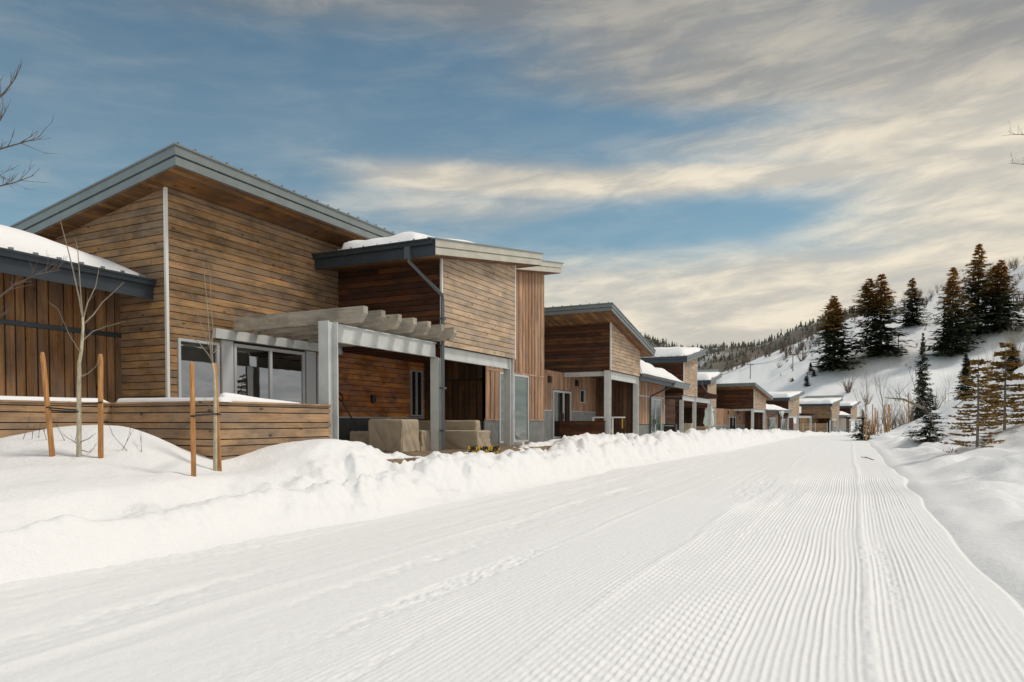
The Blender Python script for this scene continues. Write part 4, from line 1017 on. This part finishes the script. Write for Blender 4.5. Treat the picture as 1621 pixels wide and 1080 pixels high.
for i in range(95):
    px=1296+rg.random()*330; 
    if rg.random()<.15: px=1180+rg.random()*120
    a=az_of(px); rr=float(np.interp(a,RRa,RRp[:,1]))*rg.uniform(.955,1.03); p=at_r(px,rr)
    plant(SH[i%4],'scrub_oak',p,rg.uniform(.8,1.5)*(1.0 if px>1300 else .7),rg.uniform(0,6),'bare scrubby oak on the skyline ridge of the hill','shrub','bare scrub along the ridge')
for i in range(66):
    px=rg.choice([rg.uniform(1236,1312),rg.uniform(1240,1300),rg.uniform(1460,1621),rg.uniform(1150,1240)]); py=ridge_py(px)+(rg.uniform(3,22) if px<1320 else rg.uniform(8,60)) if px>=1240 else ridge_py(px)+rg.uniform(1,5)
    p=ray(px,py); plant(SH[i%4],'scrub_oak',p,rg.uniform(.9,1.6),rg.uniform(0,6),'brown bare scrub on the open upper slope','shrub','bare scrub on the upper slope')
for px,py,sc,lab in ((1342,622,2.2,'round bare bush on the snow just above the last roofs'),(1232,583,1.0,'small bare bush on the open slope under the wires'),(1610,490,3.4,'dark round bush on the upper slope at the right edge'),(1372,640,1.3,'low bare bush right of the round one'),(1268,572,2.3,'wide brown bush left of the big double-topped conifer')):
    p=ray(px,py); plant(SHR[rg.randrange(2)],'bare_bush',p,sc,rg.uniform(0,6),lab,'bush',None)
for i in range(64):
    px=rg.choice([rg.uniform(1376,1448),rg.uniform(1370,1450),rg.uniform(1480,1621),rg.uniform(1535,1621)]); r=rg.uniform(95,150) if px<1460 else rg.uniform(80,130)
    p=at_r(px,r); s=rg.uniform(.35,.8)*(1 if px<1460 else .95); plant(AS[i%4],'bare_sapling',p,(s,s,s*rg.uniform(.9,1.3)),rg.uniform(0,6),'thin leafless sapling in the gully thicket','sapling','saplings in the gully')
for i in range(26):
    px=rg.choice([rg.uniform(1372,1460),rg.uniform(1480,1621)]); p=at_r(px,rg.uniform(88,150)); plant(SH[i%4],'gully_shrub',p,rg.uniform(.6,1.3),rg.uniform(0,6),'grey leafless shrub in the gully below the conifers','shrub','shrubs in the gully')
for i in range(46):
    px=rg.uniform(1190,1621); lo=ridge_py(px)+8; py=rg.uniform(lo,min(640,lo+115)); p=ray(px,py)
    plant(SH[i%4] if i%3 else SHR[i%2],'slope_shrub',p,rg.uniform(.35,.85),rg.uniform(0,6),'small leafless shrub scattered on the open snow slope','shrub','small shrubs scattered on the slope')
# two staked saplings in front of the near house
def U(px,py,z):
    a=az_of(px); r=z/math.cos(a+YAW); return Vector((r*math.sin(a),r*math.cos(a),EYE+(YH-py)/F_*z))
def staked(label,basept,path,rad,branches,seed):
    z=basept; rg=random.Random(seed); P=[U(px,py,z) for px,py in path]; P[0].z-=.5; of=tuple(P[0])
    r=empty('sapling',of); tag(r,label,'sapling'); mb=MB()
    mb.tube([tuple(p) for p in P],[rad*(1-.6*i/(len(P)-1)) for i in range(len(P))],8); mb.build('trunk',M['bark'],r,smooth=True,off=of)
    bb=MB()
    for k,(pts,rr) in enumerate(branches):
        dz=rg.uniform(-.35,.35); Q=[U(px,py,z+dz*(i/(len(pts)-1))) for i,(px,py) in enumerate(pts)]
        bb.tube([tuple(q) for q in Q],[rr*(1-.75*i/(len(Q)-1)) for i in range(len(Q))],5,cap=False)
        for j in range(5):
            i=rg.randrange(len(Q)-1); s=Q[i].lerp(Q[i+1],rg.random()); d=(Q[i+1]-Q[i]).normalized()+Vector((rg.uniform(-.7,.7),rg.uniform(-.7,.7),rg.uniform(-.2,.7)))
            bare(bb,s,d,rg.uniform(.06,.2),rr*.25,0,rg,n=3)
    bb.build('branches',M['twig_pale'],r,off=of); return r
staked('left bare sapling tied between two leaning stakes before the board wall',10.2,
   [(123,775),(124,740),(125,690),(126,620),(127,590),(127,575),(131,555),(134,520),(134,503)],.040,
   [([(134,505),(128,470),(120,430),(112,395),(103,360),(100,345)],.014),([(134,505),(131,460),(128,400),(124,380)],.012),([(134,508),(142,480),(155,455),(161,425)],.013),
    ([(134,515),(150,500),(165,480),(182,465),(200,448)],.011),([(129,597),(140,592),(152,582),(160,570)],.010),([(133,540),(150,525),(170,518),(200,510)],.008),
    ([(127,700),(140,695),(152,686)],.008),([(126,705),(110,695),(98,688)],.008),([(126,712),(140,716),(148,710),(152,702)],.008),([(130,560),(112,530),(95,490),(78,478)],.006)],1)
staked('right bare sapling tied close to its stake at the corner of the board wall',11.0,
   [(340,765),(340,738),(341,680),(341,620),(340,590),(338,575)],.036,
   [([(338,578),(335,560),(333,530),(330,480),(327,445),(325,415)],.013),([(338,576),(337,540),(339,525),(336,480),(336,440),(334,425)],.011),
    ([(338,572),(330,560),(318,545),(305,535),(280,500)],.011),([(332,548),(322,520),(312,490),(306,465)],.007),([(338,560),(350,550),(352,545)],.006),([(341,650),(330,640),(322,630)],.006)],2)
def stake(label,a,b,r,z,group='tree stakes'):
    p,q=U(*a,z),U(*b,z); p.z-=.4; of=tuple(p); e=empty('tree_stake',of); tag(e,label,'stake',group)
    mb=MB(); mb.tube([tuple(p),tuple(p.lerp(q,.97)),tuple(q)],[r,r*.9,r*.55],10); mb.build('pole',M['stake'],e,smooth=True,off=of); return e,of
def tie(e,of,pts,z):
    mb=MB(); mb.tube([tuple(U(px,py,zz)) for px,py,zz in pts],.012,5); mb.build('tie',M['black'],e,off=of)
e,of=stake('leftmost tree stake, leaning to the left of the left sapling',(88,748),(69,558),.038,10.1); tie(e,of,[(74,645,10.05),(80,645,10.05),(82,650,10.2),(124,652,10.15),(128,650,10.25),(82,646,10.25),(75,645,10.1)],10)
e,of=stake('upright tree stake close to the right of the left sapling',(158,747),(161,561),.038,10.25); tie(e,of,[(155,638,10.2),(162,637,10.2),(163,638,10.3),(126,640,10.3)],10)
e,of=stake('upright tree stake standing left of the right sapling',(306,749),(305,573),.035,9.9); tie(e,of,[(302,659,9.86),(309,659,9.86),(341,656,10.95),(346,655,11.05),(305,658,9.95)],10)
e,of=stake('tree stake hidden close behind the right sapling',(348,741),(341,575),.036,11.1); tie(e,of,[(338,657,11.04),(348,656,11.04),(350,657,11.15)],10)
# stakes beyond the trail
k=0
for px,pt,pb,r in ((1381,640,668,88),(1385,646,672,88),(1389,650,668,90),(1400,641,676,84),(1405,640,682,82),(1408,641,678,83),(1438,622,652,86),(1371,655,694,60),(1366,650,694,62),(1376,664,690,66)):
    p=at_r(px,r); zz=r*math.cos(math.atan((px-CX)/F_)); h=max(1.4,EYE+(YH-pt)/F_*zz-p[2])
    mb=MB(); mb.tube([(0,0,-.4),(rg.uniform(-.05,.05),0,h)],[.07,.055],6); o=mb.build('tree_stake',M['stake']); o.location=p; tag(o,'orange-brown tree stake beyond the end of the trail','stake','stakes beyond the trail')
# sapling with the far stakes, leaning bare sapling, leaning dead trunk
p=at_r(1367,61); plant(AS[1],'bare_sapling',p,(.8,.8,.95),1.0,'pale bare sapling staked beside the dark young spruce','sapling',None)
p=at_r(1403,83); plant(AS[2],'bare_sapling',p,(1.2,1.2,1.0),2.0,'bushy bare sapling between the orange stakes','sapling',None)
lg=at_r(1490,38); rgl=random.Random(3); mb=MB(); bare(mb,(0,0,-.3),(-.25,.05,1),2.9,.045,2,rgl,.6,3,5); o=mb.build('bare_sapling',M['twig']); o.location=lg; tag(o,'single dark bare sapling leaning left on the bank','sapling')
a=at_r(1462,84); b=at_r(1400,92); mb=MB(); mb.tube([(a[0],a[1],a[2]+.9),((a[0]+b[0])/2,(a[1]+b[1])/2,max(a[2],b[2])+2.0),(b[0],b[1],b[2]+4.2)],[.16,.12,.05],6)
rgl=random.Random(9)
for j in range(7):
    t=rgl.random(); s=Vector((a[0],a[1],a[2]+.9)).lerp(Vector((b[0],b[1],b[2]+4.2)),t); bare(mb,s,(rgl.uniform(-1,.2),rgl.uniform(-.3,.5),1),rgl.uniform(1,2.4),.04,1,rgl)
o=mb.build('fallen_tree',M['twig_pale']); tag(o,'dead pale trunk leaning across the gully','dead tree')
p=at_r(1375,30); mb=MB(); mb.tube([(-.25,.2,.16),(0,0,.13),(.3,-.15,.02)],[.012,.018,.02],5); mb.tube([(0,0,.13),(-.1,.3,.18)],[.012,.006],4); o=mb.build('fallen_branch',M['twig']); o.location=p; tag(o,'dark broken branch lying on the snow beside the trail','branch')
p=at_r(1504,25.6); mb=MB(); rgl=random.Random(4)
for j in range(40):
    d=Vector((rgl.uniform(-.4,1),rgl.uniform(-.5,.5),rgl.uniform(-.2,.7))).normalized(); s=d.cross(Vector((0,0,1))).normalized(); q=Vector((rgl.uniform(-.15,.2),rgl.uniform(-.1,.1),rgl.uniform(.02,.14))); mb.add([tuple(q),tuple(q+d*.07+s*.016),tuple(q+d*.14),tuple(q+d*.07-s*.016)],[(0,1,2,3)])
M['redneedle']=plain('dead_red_needles',(.20,.022,.018),.7); o=mb.build('dead_sprig',M['redneedle']); o.location=p; tag(o,'dark red dead sprig at the foot of the left olive-brown spruce','sprig')
# dry stalks poking from the snow mound
st=MB(); rgl=random.Random(6)
for i,(px,py) in enumerate(((35,745),(60,742),(75,735),(50,748),(190,742),(205,745),(222,745),(105,730),(118,722))):
    q=U(px,py,10.6); gz=g1(q.x,q.y); m=MB(); bare(m,(0,0,-.05),(rgl.uniform(-.5,.5),rgl.uniform(-.5,.5),1),rgl.uniform(.18,.5),.006,1,rgl,.5,2,3); o=m.build('dry_stalk',M['twig']); o.location=(q.x,q.y,gz); tag(o,'dry twig poking out of the snow mound by the left sapling','twig','dry twigs in the mound')
for i,(px,py,zz) in enumerate(((588,712,14.3),(612,722,14.6))):
    q=U(px,py,zz); m=MB(); bare(m,(0,0,-.05),(.7,.2,.6),.5,.008,1,rgl,.5,2,3); o=m.build('dry_stalk',M['twig']); o.location=(q.x,q.y,g1(q.x,q.y)+.02); tag(o,'dry twig on the snow in front of the patio','twig','dry twigs before the patio')
# trees standing outside the frame that reach into it
def reach(label,trunk,z,H,limbs,seed):
    rg=random.Random(seed); b=U(trunk,700,z); gz=g1(b.x,b.y); of=(b.x,b.y,gz); r=empty('bare_tree',of); tag(r,label,'tree')
    mb=MB(); top=Vector((b.x+.1,b.y+.1,gz+H)); mb.tube([(b.x,b.y,gz-.4),(b.x,b.y+.05,gz+H*.5),tuple(top)],[.075,.05,.012],8); mb.build('trunk',M['trunk'],r,off=of)
    side=(-1 if trunk<800 else 1); rt=Vector((math.cos(YAW),math.sin(YAW),0)); fw=Vector((-math.sin(YAW),math.cos(YAW),0))
    for j in range(11):      # limbs on the far sides of the trunk
        t=rg.uniform(.28,.95); bb=MB(); d=rt*side*rg.uniform(.5,1)+fw*rg.uniform(-.9,.9)+Vector((0,0,rg.uniform(.5,1.1)))
        bare(bb,(b.x,b.y+.03*t,gz+H*t),d,H*.32*(1.15-t*.7),.03*(1.15-t*.7),2,rg,.55,4,5); bb.build('branch',M['twig'],r,off=of)
    for pts,rr in limbs:
        bb=MB(); Q=[U(px,py,zz) for px,py,zz in pts]; s=Vector((b.x,b.y,max(gz+.8,Q[0].z-.55))); Q=[s]+Q
        bb.tube([tuple(q) for q in Q],[rr*(1-.8*i/(len(Q)-1)) for i in range(len(Q))],5,cap=False)
        for i in range(1,len(Q)-1):
            for j in range(4):
                q=Q[i].lerp(Q[i+1],rg.random()); d=(Q[i+1]-Q[i]).normalized()*.6+Vector((rg.uniform(-.5,.5),rg.uniform(-.4,.4),rg.uniform(-.3,.9))); bare(bb,q,d,rg.uniform(.10,.26),rr*.28,1,rg,.5,1,3)
        bb.build('branch',M['twig'],r,off=of)
reach('leafless tree at the left edge with twigs against the sky and low wing',-95,7.2,6.2,
   [([(-40,225,7.2),(0,170,7.2),(22,148,7.2),(36,130,7.2)],.016),([(-40,222,7.1),(0,206,7.1),(10,196,7.1),(15,188,7.1)],.012),([(-40,262,7.2),(0,243,7.2),(40,232,7.2),(68,224,7.2)],.016),
    ([(-40,310,7.3),(0,300,7.3),(30,293,7.3),(60,282,7.3)],.014),([(-50,505,7.2),(0,474,7.2),(28,452,7.2),(62,436,7.2),(100,429,7.2)],.016),([(-50,515,7.1),(0,502,7.1),(25,492,7.1)],.010),([(-40,240,7.3),(0,278,7.3),(28,292,7.3)],.010)],21)
reach('leafless tree beyond the right edge with two thin twigs showing against the sky',1730,15.0,9.5,
   [([(1660,230,15),(1621,219,15),(1600,218,15),(1588,219,15)],.014),([(1660,275,15),(1621,265,15),(1605,264,15),(1590,263,15)],.014)],22)
# power poles and wires on the slope
def pole(px,py,h,label):
    p=ray(px,py); r=empty('utility_pole',p); tag(r,label,'utility pole','utility poles on the slope'); mb=MB(); mb.tube([(0,0,-.5),(0,0,h)],[.16,.12],6); mb.build('post',M['twig'],r); mb=MB(); mb.box(-1.3,1.3,-.08,.08,h-.75,h-.55); mb.build('crossarm',M['twig'],r); return Vector(p)+Vector((0,0,h-.5))
pts=[]
for px,py,h,lab in ((1187,600,6.0,'thin utility pole above the fifth house roof'),(1254,588,6.0,'utility pole on the open slope left of the tiny conifer'),(1420,562,6.5,'utility pole near the foot of the two-topped conifer')):
    pts.append(pole(px,py,h,lab))
first=pts[0]+(pts[0]-pts[1])*.9; first.z=pts[0].z-2; pts=[first]+pts
for off,lab in (((-1.2),'left power wire crossing the snowy slope'),((1.2),'right power wire crossing the snowy slope')):
    mb=MB()
    for a,b in zip(pts[:-1],pts[1:]):
        mb.tube([tuple(a.lerp(b,t)+Vector((off,0,-3.2*t*(1-t)))) for t in [i/8 for i in range(9)]],.045,4,cap=False)
    o=mb.build('power_wire',M['twig']); tag(o,lab,'wire','power wires')
# far cabin chimney with its plume, small rusty tree behind the fourth roof
p=at_r(1163,170); conifer_obj('small rust-brown conifer behind the fourth house roof',(p[0],p[1],p[2]),(*conifer(9,2.0,131,whorls=14,nb=6,spr=5)[:2],'needle_brown','trunk'),sc=1.0)
# ---------------------------------------------------------------- sky, sun, camera
SUN_AZ,SUN_EL=R(62),R(54)      # bearing from +Y towards +X
W=bpy.data.worlds.new('World'); S.world=W; W.use_nodes=True; nt=W.node_tree; L=nt.links.new
bg=nt.nodes['Background']; out=nt.nodes['World Output']
sky=N(nt,'ShaderNodeTexSky'); sky.sky_type='NISHITA'; sky.sun_disc=False; sky.sun_elevation=SUN_EL; sky.sun_rotation=SUN_AZ; sky.altitude=800; sky.air_density=1.0; sky.dust_density=1.4; sky.ozone_density=1.0
tint=N(nt,'ShaderNodeMix',data_type='RGBA',blend_type='MULTIPLY'); tint.inputs[0].default_value=1; tint.inputs[7].default_value=(.72,1.04,.95,1); L(sky.outputs['Color'],tint.inputs[6]); L(tint.outputs[2],bg.inputs['Color']); bg.inputs['Strength'].default_value=.085
tc=N(nt,'ShaderNodeTexCoord'); sp=N(nt,'ShaderNodeSeparateXYZ'); L(tc.outputs['Generated'],sp.inputs[0])
def mth(op,a,b=None,c=None,clamp=False):
    n=N(nt,'ShaderNodeMath',operation=op); n.use_clamp=clamp
    for i,v in enumerate((a,b,c)):
        if v is None: continue
        if isinstance(v,(int,float)): n.inputs[i].default_value=v
        else: L(v,n.inputs[i])
    return n.outputs[0]
az=mth('ARCTAN2',sp.outputs['X'],sp.outputs['Y']); el=mth('ARCSINE',sp.outputs['Z'])
def sm(e0,e1,x):
    n=N(nt,'ShaderNodeMapRange'); n.interpolation_type='SMOOTHSTEP'; L(x,n.inputs['Value'])
    n.inputs['From Min'].default_value=e0; n.inputs['From Max'].default_value=e1; return n.outputs[0]
def bump_(x,c,w):      # bell around c
    t=mth('DIVIDE',mth('SUBTRACT',x,c),w); return mth('POWER',2.718,mth('MULTIPLY',mth('MULTIPLY',t,t),-1.0))
def noise(kx,ky,ox,oy,det,rough=.55,dist=0.0,skew=0.0):
    c=N(nt,'ShaderNodeCombineXYZ'); L(mth('MULTIPLY_ADD',az,kx,ox),c.inputs[0]); L(mth('ADD',mth('MULTIPLY_ADD',el,ky,oy),mth('MULTIPLY',az,skew)),c.inputs[1])
    n=N(nt,'ShaderNodeTexNoise'); n.inputs['Scale'].default_value=1; n.inputs['Detail'].default_value=det; n.inputs['Roughness'].default_value=rough; n.inputs['Distortion'].default_value=dist; L(c.outputs[0],n.inputs['Vector']); return n.outputs['Fac']
n1=noise(2.2,8.0,3.1,1.7,8,.58,.25,-.5); n2=noise(7.0,30.0,7.7,2.2,7,.60,.3,-2.0); n3=noise(1.6,5.0,11.0,4.0,5,.5,.2,-.4)
nn=mth('ADD',mth('MULTIPLY',n1,.55),mth('ADD',mth('MULTIPLY',n2,.30),mth('MULTIPLY',n3,.25)))      # about .55
def mul(*v):
    r=v[0]
    for x in v[1:]: r=mth('MULTIPLY',r,x)
    return r
def mx_(a,b): return mth('MAXIMUM',a,b)
c1=sm(-.50,-.02,mth('ADD',az,mth('MULTIPLY',mth('SUBTRACT',el,.405),1.9)))          # bank of cloud up on the right
c2_=mul(sm(.27,.19,el),sm(-.78,-.36,az))                                          # haze of cloud low down
c3=mul(bump_(mth('MULTIPLY_ADD',az,.03,el),.315,.024),sm(-.82,-.55,az))            # long bright streak
c4=mul(sm(.455,.545,el),.85)                                                      # veil overhead
c5=mul(sm(-.25,.12,az),.95)
c6=mul(bump_(mth('MULTIPLY_ADD',az,.02,el),.285,.03),bump_(az,-.50,.22),.55)
base=mx_(mx_(mx_(c1,c2_),mx_(c3,c4)),mx_(c5,c6))
g1_=mul(bump_(el,.268,.017),sm(-.52,-.34,az),sm(.03,-.09,az),.34)
g2_=mul(bump_(mth('MULTIPLY_ADD',az,.05,el),.382,.020),sm(-.62,-.45,az),sm(.16,-.10,az),.50)
base=mth('SUBTRACT',mth('SUBTRACT',base,g1_),g2_)
cov=mth('MULTIPLY_ADD',sm(-.02,1.10,mth('ADD',base,mth('MULTIPLY',mth('SUBTRACT',nn,.52),1.5))),.86,.14)
# cloud colour: cream low and to the right, grey high up, streaked by finer noise
hi=sm(.26,.58,mth('ADD',el,mth('MULTIPLY',mth('SUBTRACT',n3,.5),.35)))
cm=N(nt,'ShaderNodeMix',data_type='RGBA'); L(hi,cm.inputs[0]); cm.inputs[6].default_value=(.66,.605,.505,1); cm.inputs[7].default_value=(.235,.24,.24,1)
st=sm(.38,.68,n2); c2=N(nt,'ShaderNodeMix',data_type='RGBA',blend_type='MULTIPLY'); c2.inputs[0].default_value=1
L(cm.outputs[2],c2.inputs[6]); rr=ramp(nt,[(0,(.74,.77,.82)),(1,(1.12,1.10,1.06))]); L(st,rr.inputs['Fac']); L(rr.outputs['Color'],c2.inputs[7])
cb=N(nt,'ShaderNodeBackground'); L(c2.outputs[2],cb.inputs['Color']); L(mth('MULTIPLY_ADD',sm(.5,-.6,sp.outputs['Y']),1.15,1.0),cb.inputs['Strength'])  # clouds behind the camera brightened as unseen fill for hill and walls
mx=N(nt,'ShaderNodeMixShader'); L(cov,mx.inputs[0]); L(bg.outputs[0],mx.inputs[1]); L(cb.outputs[0],mx.inputs[2]); L(mx.outputs[0],out.inputs['Surface'])

sl=bpy.data.lights.new('sun','SUN'); sl.energy=1.85; sl.angle=R(14); sl.color=(1.0,.925,.81)
so=bpy.data.objects.new('sun',sl); COL.objects.link(so)
d=Vector((math.sin(SUN_AZ)*math.cos(SUN_EL),math.cos(SUN_AZ)*math.cos(SUN_EL),math.sin(SUN_EL))); so.rotation_euler=d.to_track_quat('Z','Y').to_euler(); so.location=(20,5,30)
cam=bpy.data.cameras.new('camera'); co_=bpy.data.objects.new('camera',cam); COL.objects.link(co_); S.camera=co_
PITCH=R(1.5)
co_.location=(0,0,EYE); co_.rotation_euler=(math.pi/2-PITCH,0,YAW)
cam.sensor_width=36; cam.lens=36*F_/1621; cam.shift_y=(YH-540+F_*math.tan(PITCH))/1621; cam.clip_start=.05; cam.clip_end=5000
S.view_settings.view_transform='Standard'; S.view_settings.look='None'; S.view_settings.exposure=0.25; S.view_settings.gamma=1
